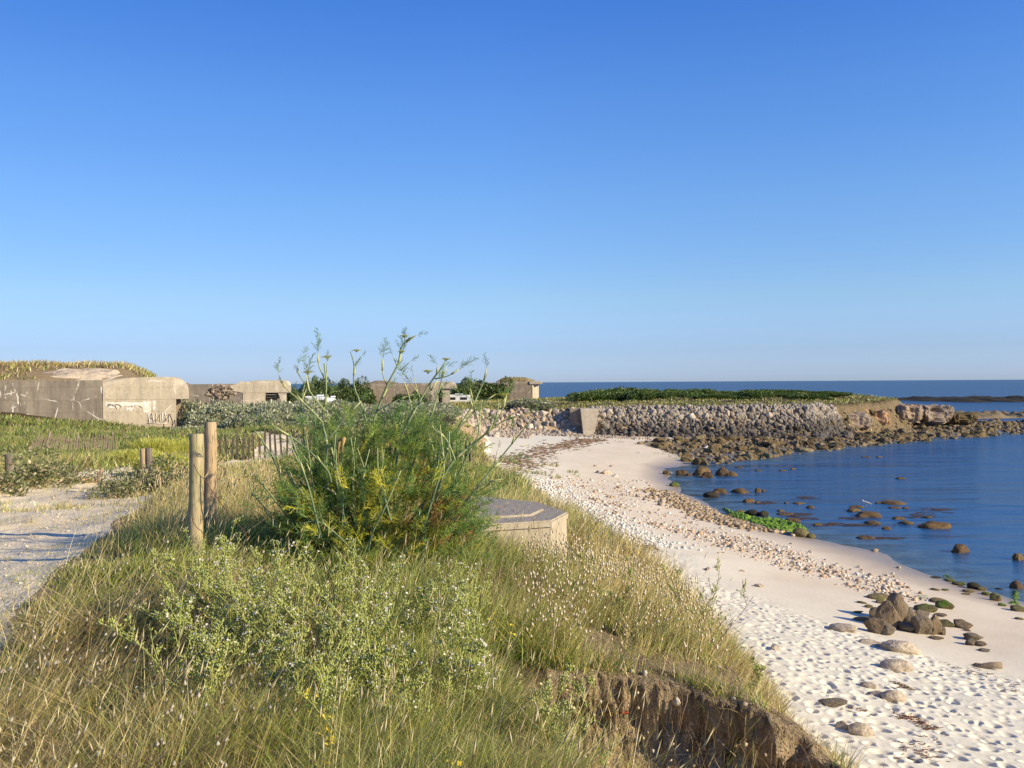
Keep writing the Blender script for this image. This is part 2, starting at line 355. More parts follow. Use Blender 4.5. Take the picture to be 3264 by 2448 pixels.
# sea
t = Mt('sea_water', .08, .5)
a = t.n('ShaderNodeAttribute'); a.attribute_name = 'col'; dep = t.z(a.outputs['Color'])
yy = t.z()[1]
patch = t.noise(.045, 4, t.scale(t.pos, (.35, 1.0, 1)), .6, .6)
c = t.mix(t.rng(patch, .38, .62), (.012, .062, .180), (.028, .105, .235))
c = t.mix(t.rng(t.noise(.6, 4, t.scale(t.pos, (.4, 1.3, 1))), .45, .62, 0, .45), c, (.035, .115, .23))
c = t.mix(dep[0], c, t.mix(t.rng(t.noise(.7, 4), .42, .58), (.10, .15, .17), (.05, .07, .06)))
w1 = t.noise(2.6, 4, t.scale(t.pos, (.6, 1.4, 1)), .6, .3); w2 = t.noise(.45, 3, t.scale(t.pos, (.4, 1.5, 1)), .5, .4); w3 = t.noise(.06, 3, t.scale(t.pos, (.4, 1.6, 1)))
calm = t.math('MULTIPLY', t.rng(dep[1], 0, 1, .5, 1.25), t.rng(patch, .35, .6, .45, 1.2))
h = t.math('ADD', t.math('ADD', t.math('MULTIPLY', w1, .085), t.math('MULTIPLY', w2, .32)), t.math('MULTIPLY', w3, .9))
h = t.math('MULTIPLY', h, calm)
bn = t.bump(h, 1.0, 1.0); t.t.nodes.remove(t.p)
df = t.n('ShaderNodeBsdfDiffuse'); gl = t.n('ShaderNodeBsdfGlossy'); gl.inputs['Roughness'].default_value = .10; fr = t.n('ShaderNodeFresnel'); fr.inputs[0].default_value = 1.33
t.setv(df.inputs[0], c); t.l(bn, df.inputs['Normal']); t.l(bn, gl.inputs['Normal']); t.l(bn, fr.inputs['Normal'])
mxs = t.n('ShaderNodeMixShader'); t.l(t.math('MINIMUM', fr.outputs[0], .32), mxs.inputs[0]); t.l(df.outputs[0], mxs.inputs[1]); t.l(gl.outputs[0], mxs.inputs[2]); t.l(mxs.outputs[0], t.out.inputs[0]); M['sea'] = t.m
# concrete
def concrete(name, a, b, stain, white=.5):
    t = Mt(name, .9, .2); P = t.obj()
    n1 = t.noise(.5, 5, P); n2 = t.noise(3.5, 6, P); n3 = t.noise(1.2, 5, t.scale(P, (1.6, 1.6, .25)))
    c = t.mix(t.rng(n1, .35, .65), a, b); c = t.mix(t.rng(n3, .45, .75, 0, .75), c, stain)
    c = t.mix(t.rng(n2, .5, .8, 0, .4), c, (.10, .085, .07))
    # lime bleeding from cracks and drips
    P2 = t.scale(P, (1, 1, 1.35)); wv = t.mix(.35, P2, t.scale(P, (1, 1, 1))); nn = t.n('ShaderNodeTexNoise'); nn.inputs['Scale'].default_value = 1.4; t.l(P, nn.inputs['Vector'])
    wob = t.mix(.22, P2, nn.outputs['Color'], 'ADD')
    cr_ = t.vor(.42, wob, 'DISTANCE_TO_EDGE'); cm = t.math('MULTIPLY', t.rng(cr_, .0, .028, 1, 0), t.rng(t.noise(.9, 3, P), .5, .6))
    dr = t.math('MULTIPLY', t.rng(t.noise(2.2, 4, t.scale(P, (2.6, 2.6, .55))), .62, .68), t.rng(t.noise(.45, 2, P), .52, .6))
    wf = t.math('MULTIPLY', t.math('MAXIMUM', cm, dr), white, True)
    c = t.mix(wf, c, (.78, .72, .62))
    # board marks of the formwork
    br = t.n('ShaderNodeTexBrick'); br.inputs['Scale'].default_value = 1; br.inputs['Mortar Size'].default_value = .012; br.inputs['Brick Width'].default_value = 3.1; br.inputs['Row Height'].default_value = 1.05
    mp = t.n('ShaderNodeMapping'); mp.inputs['Rotation'].default_value = (PI/2, 0, 0); t.l(P, mp.inputs[0]); t.l(mp.outputs[0], br.inputs['Vector'])
    br.inputs['Color1'].default_value = (1, 1, 1, 1); br.inputs['Color2'].default_value = (.86, .86, .86, 1); br.inputs['Mortar'].default_value = (.55, .55, .55, 1)
    c = t.mix(.8, c, br.outputs['Color'], 'MULTIPLY')
    M[name] = t.done(c, t.bump(n2, .5, .05, t.bump(t.noise(22, 4, P), .3, .02)))
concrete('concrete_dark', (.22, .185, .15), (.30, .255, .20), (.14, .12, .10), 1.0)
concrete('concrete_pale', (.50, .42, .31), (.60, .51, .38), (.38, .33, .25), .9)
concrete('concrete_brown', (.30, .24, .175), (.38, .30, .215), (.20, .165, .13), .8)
t = Mt('block_concrete', .92, .2); P = t.obj()
n1 = t.noise(2.2, 6, P); n2 = t.noise(16, 5, P)
c = t.mix(t.rng(n1, .35, .65), (.38, .32, .235), (.47, .40, .30)); c = t.mix(t.rng(t.noise(5, 6, t.scale(P, (1, 1, .3))), .5, .7, 0, .6), c, (.30, .24, .18))
nz = t.z(t.geo.outputs['Normal'])[2]; c = t.mix(t.rng(nz, .5, .9, 0, .8), c, t.mix(t.rng(n2, .4, .6), (.25, .225, .19), (.34, .30, .25)))
c = t.mix(t.rng(t.noise(3.3, 3, P), .66, .72, 0, .8), c, (.55, .28, .08))
M['block'] = t.done(c, t.bump(n2, .8, .02))
# rocks
def rockmat(name, cols, wet=None, algae=0, bump=.6):
    t = Mt(name, .88, .25); P = t.obj(); r = t.rnd()
    c = t.ramp(r, [((i+.5)/len(cols), cc) for i, cc in enumerate(cols)])
    off = t.n('ShaderNodeVectorMath'); off.operation = 'ADD'; t.l(P, off.inputs[0]); cx = t.n('ShaderNodeCombineXYZ'); t.l(t.math('MULTIPLY', r, 50.0), cx.inputs[0]); t.l(cx.outputs[0], off.inputs[1]); P = off.outputs[0]
    n1 = t.noise(2.2, 6, P); n2 = t.noise(9, 5, P)
    c = t.mix(1.0, c, t.mix(t.rng(n1, .3, .7), (.70, .68, .66), (1.15, 1.12, 1.06)), 'MULTIPLY')
    c = t.mix(t.rng(n2, .58, .75, 0, .45), c, (.10, .085, .07))
    if wet:
        z_ = t.math('ADD', t.z()[2], t.rng(t.noise(.8, 3), 0, 1, -.5, .5)); c = t.mix(t.rng(z_, wet[0], wet[1]), t.mix(1.0, c, (.36, .36, .38), 'MULTIPLY'), c)
    if algae:
        nz = t.z(t.geo.outputs['Normal'])[2]
        c = t.mix(t.math('MULTIPLY', t.rng(t.noise(1.1, 3), .5, .62, 0, algae), t.rng(nz, .1, .6)), c, (.10, .17, .02))
    M[name] = t.done(c, t.bump(n2, bump, .08, t.bump(n1, .5, .2)))
rockmat('rock_pale', [(.50, .42, .33), (.62, .53, .42), (.42, .35, .28), (.66, .60, .50), (.50, .38, .28), (.36, .32, .28)])
rockmat('rock_grey', [(.21, .18, .15), (.31, .27, .225), (.48, .42, .35), (.17, .15, .13), (.36, .26, .18), (.60, .54, .45), (.25, .215, .18), (.35, .31, .26)], (1.9, 3.6))
rockmat('rock_weed', [(.15, .105, .05), (.19, .135, .065), (.105, .075, .04), (.16, .12, .06), (.23, .175, .11)], None, .18)
rockmat('rock_boulder', [(.24, .18, .12), (.29, .215, .135), (.22, .18, .135), (.27, .22, .16)], None, 0, .9)
rockmat('rock_sandy', [(.55, .46, .35), (.50, .42, .33)], None, 0, .4)
rockmat('rock_algae', [(.20, .16, .07), (.12, .12, .05), (.24, .18, .09)], None, .9)
rockmat('rock_dark', [(.030, .026, .020), (.04, .032, .024)], None, .1)
rockmat('rock_water', [(.15, .095, .045), (.175, .115, .055), (.13, .08, .042)], None, .12)
rockmat('cliff', [(.34, .26, .19), (.30, .24, .19)], None, 0)
t = Mt('pebbles', .8, .3); M['pebble'] = t.done(t.mix(1.0, t.col(), t.mix(t.rng(t.noise(40, 3), .3, .7), (.8, .8, .8), (1.1, 1.1, 1.1)), 'MULTIPLY'))
# weathered wood
def wood(name, a, b, moss=0):
    t = Mt(name, .85, .2); P = t.obj()
    g = t.noise(9, 6, t.scale(P, (5, 5, .35)), .6, .5); n1 = t.noise(2.5, 4, P)
    c = t.mix(t.rng(g, .35, .65), a, b); c = t.mix(t.rng(t.noise(26, 3, t.scale(P, (3, 3, .25))), .56, .66, 0, .7), c, (.09, .065, .04))
    if moss: c = t.mix(t.rng(n1, .42, .62, 0, moss), c, (.24, .25, .09)); c = t.mix(t.rng(t.noise(13, 5, P), .58, .70, 0, .75), c, (.12, .12, .05))
    M[name] = t.done(c, t.bump(g, .6, .01))
wood('wood_post', (.38, .29, .17), (.46, .39, .24), .95); wood('wood_post_bare', (.40, .28, .16), (.50, .37, .23), .1)
wood('wood_old', (.13, .105, .085), (.24, .20, .16)); wood('wood_picket', (.085, .07, .06), (.15, .125, .10)); wood('wood_picket_pale', (.34, .27, .20), (.22, .17, .13)); wood('driftwood', (.24, .18, .12), (.33, .25, .17))
t = Mt('rusty_wire', .8, .3); M['rust'] = t.done(t.mix(t.rng(t.noise(60, 3), .4, .6), (.22, .07, .03), (.10, .05, .035)))
t = Mt('white_paint', .35, .5); M['white'] = t.done((.82, .83, .84)); t = Mt('dark_glass', .1, .5); M['glass'] = t.done((.03, .035, .045)); t = Mt('black_rubber', .8, .2); M['rubber'] = t.done((.03, .03, .03))

# ------------------------------------------------------------------ ground, path, beach (one relief, split by surface)
def polar_axes():
    th = np.concatenate([np.radians(np.linspace(-36, 3, 330, endpoint=False)), np.radians(np.linspace(3, 35, 400, endpoint=False)), np.radians(np.linspace(35, 324, 70, endpoint=False))])
    r = np.concatenate([np.geomspace(.25, 3.6, 40, endpoint=False), np.geomspace(3.6, 12, 330, endpoint=False), np.geomspace(12, 32, 560, endpoint=False), np.geomspace(32, 240, 420, endpoint=False), np.geomspace(240, 1500, 30)])
    return th, r
th, rr = polar_axes(); nT, nR = len(th), len(rr)
X = (rr[:, None]*np.sin(th)[None]).ravel(); Y = (rr[:, None]*np.cos(th)[None]).ravel()
Z, Mm, SD = heights(X, Y)
gg = gully(X, Y)*(Y < 8)*(Y > 3.2)*(X > -.5); sc_ = np.clip(gg*(1-gg)*4, 0, 1)*(Mm > .3)      # undercut, crumbling scarp
bell = np.exp(-((gg-.62)/.25)**2)*(Mm > .3)*(gg > .02)
slp = ((X > .8) & (Y > 2) & (Y < 9) & (Mm < .97) & (Mm > .06)).astype(float)
X0_, Y0_ = X.copy(), Y.copy()
Y = Y + bell*(.17+.10*fbm(X0_*5, Z*9, 48)) + sc_*.07*fbm(X0_*11, Z*14, 49) - .05*np.exp(-((gg-.06)/.06)**2)*(gg > .005)
X = X + sc_*.08*fbm(Y0_*9+5, Z*12, 50, 4) + slp*.12*fbm(Y0_*4, Z*5, 52, 5)
Z = Z + .02*sc_*fbm(X*14, Y*14, 53)
i = np.arange(nR-1)[:, None]*nT; j = np.arange(nT)[None]; j2 = (j+1) % nT
F = np.stack([i+j, i+j2, i+nT+j2, i+nT+j], -1).reshape(-1, 4)[:, ::-1]
fx = X[F].mean(1); fy = Y[F].mean(1); fm = Mm[F].mean(1)
pd_ = path_d(fx, fy); td_ = track_d(fx, fy)
zone = np.where(fm < .08, 2, 0); zone[(pd_ < .05) & (fm > .9)] = 1; zone[(td_ < 0) & (fm > .9) & (zone == 0)] = 3
REEF = [at_z(*s2(u, v), .1).xy[:] for u, v in [(1388,972),(1460,985),(1500,1000),(1560,1000),(1640,990),(1740,978),(1830,967),(1930,958),(2010,952),(2100,944),(2212,936)]]
REEF = REEF + [(110,150),(150,165),(112,186),(78,176),(62,160),(52,147),(44,136),(36,124.5),(30,121.5),(22,120),(17,115),(13,106)]
RFM = sstep(-.6, 1.0, seg_sd(X, Y, REEF)+.8*fbm(X*.4, Y*.4, 93)-.3)
HUM_SHADE = np.clip(sstep(.9, .99, Mm)*(1-sstep(.02, .25, gg))+.0*Mm, 0, 1); HUM_SHADE = np.where((Y > 5.4) & (Y < 6.6) & (X > .2) & (X < 1.8), HUM_SHADE*.45, HUM_SHADE)  # mask of humus soil and the painted shade in the grass gaps
HUM_SHADE = np.where((X > 38) & (Y > 118), np.maximum(HUM_SHADE, .70), HUM_SHADE)*sstep(-.1, .55, path_d(X, Y))
def sub_mesh(name, k, m, label):
    f = F[zone == k]; used, inv = np.unique(f, return_inverse=True)
    o = from_arrays(name, np.stack([X, Y, Z], 1)[used], [inv.reshape(-1, 4)], m, None, np.stack([HUM_SHADE[used], RFM[used], HUM_SHADE[used]], 1)); o['kind'] = 'structure'; return o
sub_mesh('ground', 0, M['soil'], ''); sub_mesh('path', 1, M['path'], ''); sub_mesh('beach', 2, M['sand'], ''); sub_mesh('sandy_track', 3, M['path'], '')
# sea
thw = np.radians(np.concatenate([np.linspace(-40, 0, 60, endpoint=False), np.linspace(0, 40, 260, endpoint=False), np.linspace(40, 320, 60, endpoint=False)]))
rw = np.concatenate([np.geomspace(8, 400, 420, endpoint=False), np.geomspace(400, 40000, 60)]); nT2 = len(thw)
Xw = (rw[:, None]*np.sin(thw)[None]).ravel(); Yw = (rw[:, None]*np.cos(thw)[None]).ravel()
Bz = beachZ(Xw, Yw); shal = np.clip(1 + Bz/.60, 0, 1)**1.6; open_ = np.clip((np.sqrt(Xw**2+Yw**2)-45)/130, 0, 1)
i = np.arange(len(rw)-1)[:, None]*nT2; j = np.arange(nT2)[None]; j2 = (j+1) % nT2
Fw = np.stack([i+j, i+j2, i+nT2+j2, i+nT2+j], -1).reshape(-1, 4)[:, ::-1]
o = from_arrays('sea', np.stack([Xw, Yw, np.zeros_like(Xw)], 1), [Fw], M['sea'], None, np.stack([shal, open_, shal*0], 1)); o['kind'] = 'structure'

# ------------------------------------------------------------------ rocks
def rock_mesh(name, seed, m, sub=3, cuts=6, rnd=.16, flat=.0):
    rs = random.Random(seed); bm = bmesh.new(); bmesh.ops.create_icosphere(bm, subdivisions=sub, radius=1)
    pl = []
    for _ in range(cuts):
        n = Vector((rs.gauss(0, 1), rs.gauss(0, 1), rs.gauss(0, .8))).normalized(); pl.append((n, rs.uniform(.55, .85)))
    for v in bm.verts:
        p = v.co.copy()
        for n, d in pl:
            k = p.dot(n)-d
            if k > 0: p -= n*k*.92
        q = p*1.3+Vector((seed*7.1, 0, 0)); p *= 1 + rnd*mnoise.noise(q) + rnd*.4*mnoise.noise(q*3)
        if sub > 2: p *= 1 + .03*mnoise.noise(q*8)
        v.co = p
    me = bpy.data.meshes.new(name); bm.to_mesh(me); bm.free(); me.materials.append(m)
    if cuts < 8: me.polygons.foreach_set('use_smooth', np.ones(len(me.polygons), bool))
    return me
def rock_set(prefix, m, n, sub, cuts, rnd): return [rock_mesh(prefix, 100*len(prefix)+k, m, sub, cuts, rnd) for k in range(n)]
def put(name, me, loc, sc, rot, **k):
    o = bpy.data.objects.new(name, me); COL.objects.link(o); o.location = loc; o.scale = sc; o.rotation_euler = rot; return tag(o, **k)
def tmpl_of(me):
    V = np.empty(len(me.vertices)*3, np.float32); me.vertices.foreach_get('co', V); V = V.reshape(-1, 3)
    T = np.empty(len(me.polygons)*3, np.int32); me.loops.foreach_get('vertex_index', T); return V, None, T.reshape(-1, 3)
def rot_m(rx, ry, rz, s, loc):
    Mx = Matrix.LocRotScale(Vector(loc), __import__('mathutils').Euler((rx, ry, rz)), Vector(s)); return np.array(Mx)
def scatter_stuff(name, spots, tm, m, cols=None, label=None):
    b = MB()
    for k, (loc, s, r) in enumerate(spots):
        b.inst(tm[k % len(tm)], rot_m(*r, s, loc), cols[k] if cols is not None else (1, 1, 1))
    o = b.build(name, m, None, True); return tag(o, label, None, None, 'stuff')
R = random.uniform
ang_p = rock_set('riprap_stone', M['rock_pale'], 8, 3, 10, .18); ang_g = rock_set('wall_stone', M['rock_grey'], 8, 3, 10, .18)
weed = rock_set('reef_rock', M['rock_weed'], 8, 3, 11, .30)
lo_p = [tmpl_of(rock_mesh('lo', 900+k, M['rock_pale'], 2, 9, .15)) for k in range(5)]
lo_r = [tmpl_of(rock_mesh('lo', 930+k, M['rock_weed'], 2, 5, .25)) for k in range(5)]
peb = [tmpl_of(rock_mesh('lo', 960+k, M['pebble'], 1, 3, .1)) for k in range(5)]

def slope_spots(poly, n, out0, out1, smin, smax, seed):
    """spots on the outer slope of the land edge along poly"""
    rs = random.Random(seed); L = [math.hypot(b[0]-a[0], b[1]-a[1]) for a, b in zip(poly[:-1], poly[1:])]; tot = sum(L); res = []; tries = 0
    while len(res) < n and tries < n*40:
        tries += 1; t = rs.uniform(0, tot); k = 0
        while t > L[k]: t -= L[k]; k += 1
        a, b = poly[k], poly[k+1]; f = t/L[k]; dx, dy = (b[0]-a[0])/L[k], (b[1]-a[1])/L[k]; nx, ny = dy, -dx
        q = rs.random(); o = out0 + (out1-out0)*q; s = rs.uniform(smin, smax)*(1 if rs.random() < .8 else 1.35)
        x = a[0]+dx*t+nx*o; y = a[1]+dy*t+ny*o
        if any((x-c[0])**2+(y-c[1])**2 < (.72*(s+c[2]))**2 for c in res): continue
        if 575 < x/y*FPX+512 < 601 and y > 112: continue
        res.append((x, y, s, q))
    return res
# sea wall of dark and grey stones
WALL = [(10.3,124.4),(25,126),(40,129.5),(46,133.5)]
sp_w = slope_spots(WALL, 300, .9, 5.4, .38, .62, 3)
zs = gzs([s[0] for s in sp_w], [s[1] for s in sp_w])
for k, (x, y, s, q) in enumerate(sp_w):
    o = put('wall_stone', ang_g[k % 8], (x, y, zs[k]+.12), (s*R(.9, 1.25), s*R(.85, 1.1), s*R(.75, 1.0)), (R(0, 6), R(0, 6), R(0, 6)), label='grey angular stone packed into the sea wall below the green headland', cat='stone', group='stones of the dark sea wall')
rs = random.Random(5)
fill = []
for _ in range(2600):
    t = rs.random(); k = min(int(t*3), 2); a, b = WALL[k], WALL[k+1]; f = rs.random(); x = a[0]+(b[0]-a[0])*f; y = a[1]+(b[1]-a[1])*f - rs.uniform(-.6, 5.2); s = rs.uniform(.18, .42)
    fill.append(((x, y, 0), (s, s*rs.uniform(.7, 1), s*rs.uniform(.6, .9)), (rs.uniform(0, 6), rs.uniform(0, 6), rs.uniform(0, 6))))
zf = gzs([f[0][0] for f in fill], [f[0][1] for f in fill])
fill = [((l[0], l[1], z+.12), s, r) for (l, s, r), z in zip(fill, zf)]
scatter_stuff('wall_rubble', fill, lo_p, M['rock_grey'], None, 'small grey stones filling the gaps of the sea wall')
# pale rubble left of the concrete block
RUB = [(-7.5,108),(-7.2,114),(-6.5,120.5),(0,123.6),(8.2,124.1)]
sp_p = slope_spots(RUB, 280, -.1, 6.5, .30, .58, 9)
zs = gzs([s[0] for s in sp_p], [s[1] for s in sp_p])
for k, (x, y, s, q) in enumerate(sp_p):
    s *= (1.15-.5*q); put('rubble_stone', ang_p[k % 8], (x, y, zs[k]+.12*s), (s*R(.9, 1.3), s*R(.8, 1.1), s*R(.6, .95)), (R(0, 6), R(0, 6), R(0, 6)), label='pale angular stone tumbled on the rubble slope left of the concrete buttress', cat='stone', group='pale stones of the rubble slope')
fill = []
for _ in range(3200):
    k = rs.randrange(4); a, b = RUB[k], RUB[k+1]; f = rs.random(); L = math.hypot(b[0]-a[0], b[1]-a[1]); nx, ny = (b[1]-a[1])/L, -(b[0]-a[0])/L
    o = rs.uniform(-.5, 6) if rs.random() < .7 else rs.uniform(5, 9.5); s = rs.uniform(.08, .28)
    fill.append(((a[0]+(b[0]-a[0])*f+nx*o, a[1]+(b[1]-a[1])*f+ny*o, 0), (s, s*rs.uniform(.7, 1), s*rs.uniform(.5, .8)), (rs.uniform(0, 6), rs.uniform(0, 6), rs.uniform(0, 6))))
for _ in range(700):     # spill of small pale stones in front of the buttress
    x = rs.gauss(10, 3.4); y = 116.6+rs.gauss(0, .8)+.05*(x-10)**2*.2; s = rs.uniform(.07, .24)
    fill.append(((x, y, 0), (s, s, s*.6), (rs.uniform(0, 6), rs.uniform(0, 6), 0)))
zf = gzs([f[0][0] for f in fill], [f[0][1] for f in fill]); fill = [((l[0], l[1], z+.04), s, r) for (l, s, r), z in zip(fill, zf)]
scatter_stuff('pale_rubble', fill, lo_p, M['rock_pale'], None, 'small pale stones scattered at the foot of the rubble slope')
# reef of brown weedy rocks
n = 9000; x = RNG.uniform(10, 150, n*4); y = RNG.uniform(88, 190, n*4); sdR = seg_sd(x, y, REEF)+1.0*fbm(x*.25, y*.25, 91); lm = seg_sd(x, y, EDGE)
keep = (sdR > 0) & (lm < -1.2) & ((sdR < 1.5) | (RNG.random(len(x)) < .72)); x = x[keep]; y = y[keep]; sdR = sdR[keep]
s = RNG.gamma(2.2, .13, len(x)); s = np.clip(s, .12, .85); big = np.argsort(-s/np.sqrt(x*x+y*y)*(0.6+.8*RNG.random(len(x))))
zr = np.maximum(gzs(x, y), -.15)
for k in big[:300]:
    put('reef_rock', weed[k % 8], (x[k], y[k], zr[k]+.12*s[k]), (s[k]*R(.9, 1.4), s[k]*R(.8, 1.1), s[k]*R(.5, .8)), (R(-.4, .4), R(-.4, .4), R(0, 6)), label='brown seaweed-covered rock of the reef between sea wall and cove', cat='rock', group='brown rocks of the reef')
rest = big[300:9000]
scatter_stuff('reef_rubble', [((x[k], y[k], zr[k]+.02), (s[k]*R(.8, 1.3)*.8, s[k]*.75, s[k]*R(.4, .6)), (R(-.4, .4), R(-.4, .4), R(0, 6))) for k in rest], lo_r, M['rock_weed'], None, 'smaller brown weedy stones covering the reef')
# outer reefs in the sea
def ridge(name, pts, wid, hgt, m, seed, **k):
    V = []; Fq = []; nn = 0; n = 260; segs = 22
    P = [Vector(p) for p in pts]; L = [0]
    for a, b in zip(P[:-1], P[1:]): L.append(L[-1]+(b-a).length)
    for i in range(n):
        t = L[-1]*i/(n-1); q = max(j for j in range(len(P)-1) if L[j] <= t+1e-6); f = (t-L[q])/(L[q+1]-L[q]); c = P[q].lerp(P[q+1], f); d = (P[q+1]-P[q]).normalized(); nr = Vector((d.y, -d.x))
        e = min(1, i/12, (n-1-i)/12)
        for j in range(segs+1):
            u = j/segs*2-1; x_ = c.x+nr.x*u*wid; y_ = c.y+nr.y*u*wid; h = hgt*e*(1-u*u)**.5*(0.62+.9*mnoise.fractal(Vector((x_*.12, y_*.12, seed)), 1, 2, 4)+.55*abs(mnoise.noise(Vector((x_*.6, y_*.6, seed)))+.5*abs(mnoise.noise(Vector((x_*1.7, y_*1.7, seed))))))
            V.append((x_, y_, h-.25-.4*abs(u)))
    for i in range(n-1):
        for j in range(segs): a = i*(segs+1)+j; Fq.append((a, a+1, a+segs+2, a+segs+1))
    return tag(from_arrays(name, V, [Fq], m, smooth=False), **k)
ridge('rock_reef', [(150,360),(190,366),(240,362),(300,368),(360,360)], 40, 1.5, M['rock_dark'], 3, label='long low dark reef across the sea beyond the headland tip', cat='reef')
ridge('rock_reef', [(78,192),(96,200),(120,206),(150,205)], 7, 1.9, M['rock_weed'], 8, label='dark brown rock spit running into the sea right of the headland', cat='reef')
ridge('rock_reef', [(92,172),(110,174),(135,173)], 6, 1.7, M['rock_weed'], 12, label='low brown rock ridge behind the reef at the right edge', cat='reef')

# cliff pieces at the headland end
def cliff(name, u0, u1, v0, v1, D, dep, seed, cl, m=None, jag=.5, **k):
    """craggy rock mass filling a measured width and height at distance D"""
    a = at_d(*s2(u0, v1), D); b = at_d(*s2(u1, v0), D); W = b.x-a.x; H = b.z-a.z
    bm = bmesh.new(); bmesh.ops.create_icosphere(bm, subdivisions=5, radius=1)
    for v in bm.verts:
        p = v.co.copy(); p = Vector([math.copysign(abs(c)**.5, c) for c in p]); q = Vector((p.x*W*.5, p.y*dep, p.z*H*.5))*.55+Vector((seed*9, 0, 0))
        nz = mnoise.noise(q)*.5+mnoise.noise(q*2.3)*.3+mnoise.noise(q*6)*.14+mnoise.noise(q*13)*.06
        col_ = abs(mnoise.noise(Vector((q.x*2.2, q.y*2.2, q.z*.25))))
        p *= 1+jag*(nz*.7-col_*.35); v.co = Vector((p.x*W*.5, p.y*dep, p.z*H*.55))
    o = bm_obj(name, bm, m or M['cliff'], None, False); o.location = ((a.x+b.x)/2, D+dep*.6, (a.z+b.z)/2); return tag(o, **k)
t = Mt('cliff_orange', .95, .1); P = t.obj(); n1 = t.noise(1.6, 6, t.scale(P, (1, 1, 2))); M['cliff_orange'] = t.done(t.mix(t.rng(n1, .35, .65), (.50, .30, .16), (.34, .22, .14)), t.bump(n1, .6, .2))
cliff('cliff_face', 1770, 1880, 880, 905, 140, 2.2, 1, 0, M['cliff_orange'], .45, label='orange-brown earth cliff face under the grass at the sea wall end', cat='cliff')
cliff('rock_outcrop', 1795, 1885, 893, 928, 135.5, 2.2, 4, 0, None, .6, label='grey block of rock standing below the orange earth cliff', cat='rock')
cliff('rock_outcrop', 1868, 1925, 885, 922, 141, 1.8, 6, 0, M['cliff_orange'], .7, label='tan broken rock column between the grey block and the dark overhang', cat='rock')
cliff('rock_outcrop', 1930, 1995, 876, 915, 146, 2.4, 9, 0, None, .75, label='fissured brown rock mass under the dark overhang of the headland', cat='rock')
cliff('rock_outcrop', 1975, 2065, 877, 912, 150, 2.6, 14, 0, None, .8, label='grey-brown stepped crag sloping to the reef at the headland tip', cat='rock')
cliff('rock_outcrop', 2045, 2110, 893, 915, 154, 2.4, 17, 0, M['rock_weed'], .8, label='low brown crag right of the stepped grey crag', cat='rock')

# single rocks standing in the cove; measured on a 0.549 crop whose corner is 2050, 1400
dome = rock_set('water_rock', M['rock_water'], 6, 4, 2, .22)
WR = [(352,212,115,50,'big domed brown rock nearest the reef in the shallow cove'),(377,225,75,36,'small rock leaning against the big domed rock'),(463,212,85,44,'brown rock right of the big domed rock'),(512,214,80,26,'low smooth rock tailing off to the right'),
 (138,208,46,28,'leftmost small rock at the head of the cove'),(226,210,64,34,'rounded rock among weed near the waterline'),(272,212,34,16,'tiny rock beside the rounded rock'),(452,316,88,32,'dark brown rock of the middle row near shore'),(570,314,92,28,'flat brown rock of the middle row'),(668,310,42,28,'round knob rock of the middle row'),(702,304,30,14,'small stone touching the round knob'),
 (617,368,62,24,'light-topped rock below the middle row'),(668,372,40,12,'flat dark slab beside the light-topped rock'),(915,378,72,14,'long flat rock alone in open water'),(975,402,50,18,'small flat rock just right of the long one'),(830,374,22,8,'tiny rock left of the long flat one'),(803,420,46,12,'low rock off the green weed'),(830,440,90,14,'dark slab awash off the green weed'),
 (872,176,38,10,'far small rock in the upper cove'),(815,186,42,10,'far flat stone in the upper cove'),(560,168,50,7,'thin rock awash under the reef'),(670,184,44,8,'low rock awash under the reef'),(1503,232,62,12,'lone flat rock far out in the cove'),(1250,398,78,15,'rear flat rock of the gull group'),(1234,422,84,22,'left low rock of the gull group'),
 (1333,456,146,38,'broad flat rock on which the gull stands'),(1340,494,96,22,'oval rock in front of the gull rock'),(1465,380,146,24,'wide flat rock behind and right of the gull rock'),(1374,374,44,12,'small rock left of the wide flat rock'),(1470,403,62,12,'low rock in front of the wide flat rock'),(1530,404,36,9,'small low stone right of the gull rock'),(1494,467,76,20,'rock between the gull rock and the widest rock'),
 (1538,493,78,20,'oval rock close left of the widest rock'),(1418,524,60,18,'small dark rock below the gull rock'),(1716,520,196,42,'widest flat brown rock in the cove'),(1306,580,92,20,'dark weed-covered rock nearest the sandy shore'),(1860,662,104,50,'pointed brown rock standing alone near the right edge'),(2190,704,72,44,'rounded rock cut by the right edge of the cove'),(2178,868,66,44,'domed rock by the green weed at the right edge'),
 (1660,458,50,8,'thin rock awash in the outer cove'),(1375,105,44,7,'thin dark rock awash in the far cove'),(1300,106,50,6,'flat dark rock awash in the far cove'),(1020,503,54,14,'dark weedy rock off the sandy point'),(875,482,100,26,'dark weedy rock off the bright green algae')]
for k, (cx, cy, wd, hg, lab) in enumerate(WR):
    p = at_z(2050+cx*.549, 1400+cy*.549, 0); px = wd*.549*1024/3264; D = p.y; W = px*D/FPX; H = hg*.549*1024/3264*D/FPX
    dp = W*R(.75, 1.05); Hh = max(.12, H - dp*.5*8/D*.7)
    put('water_rock', dome[k % 6], (p.x, p.y+dp*.4, -.02), (W*.54, dp*.5, Hh*1.05), (R(-.05, .05), R(-.05, .05), R(-.5, .5)), label=lab, cat='rock', group='rocks standing in the cove')
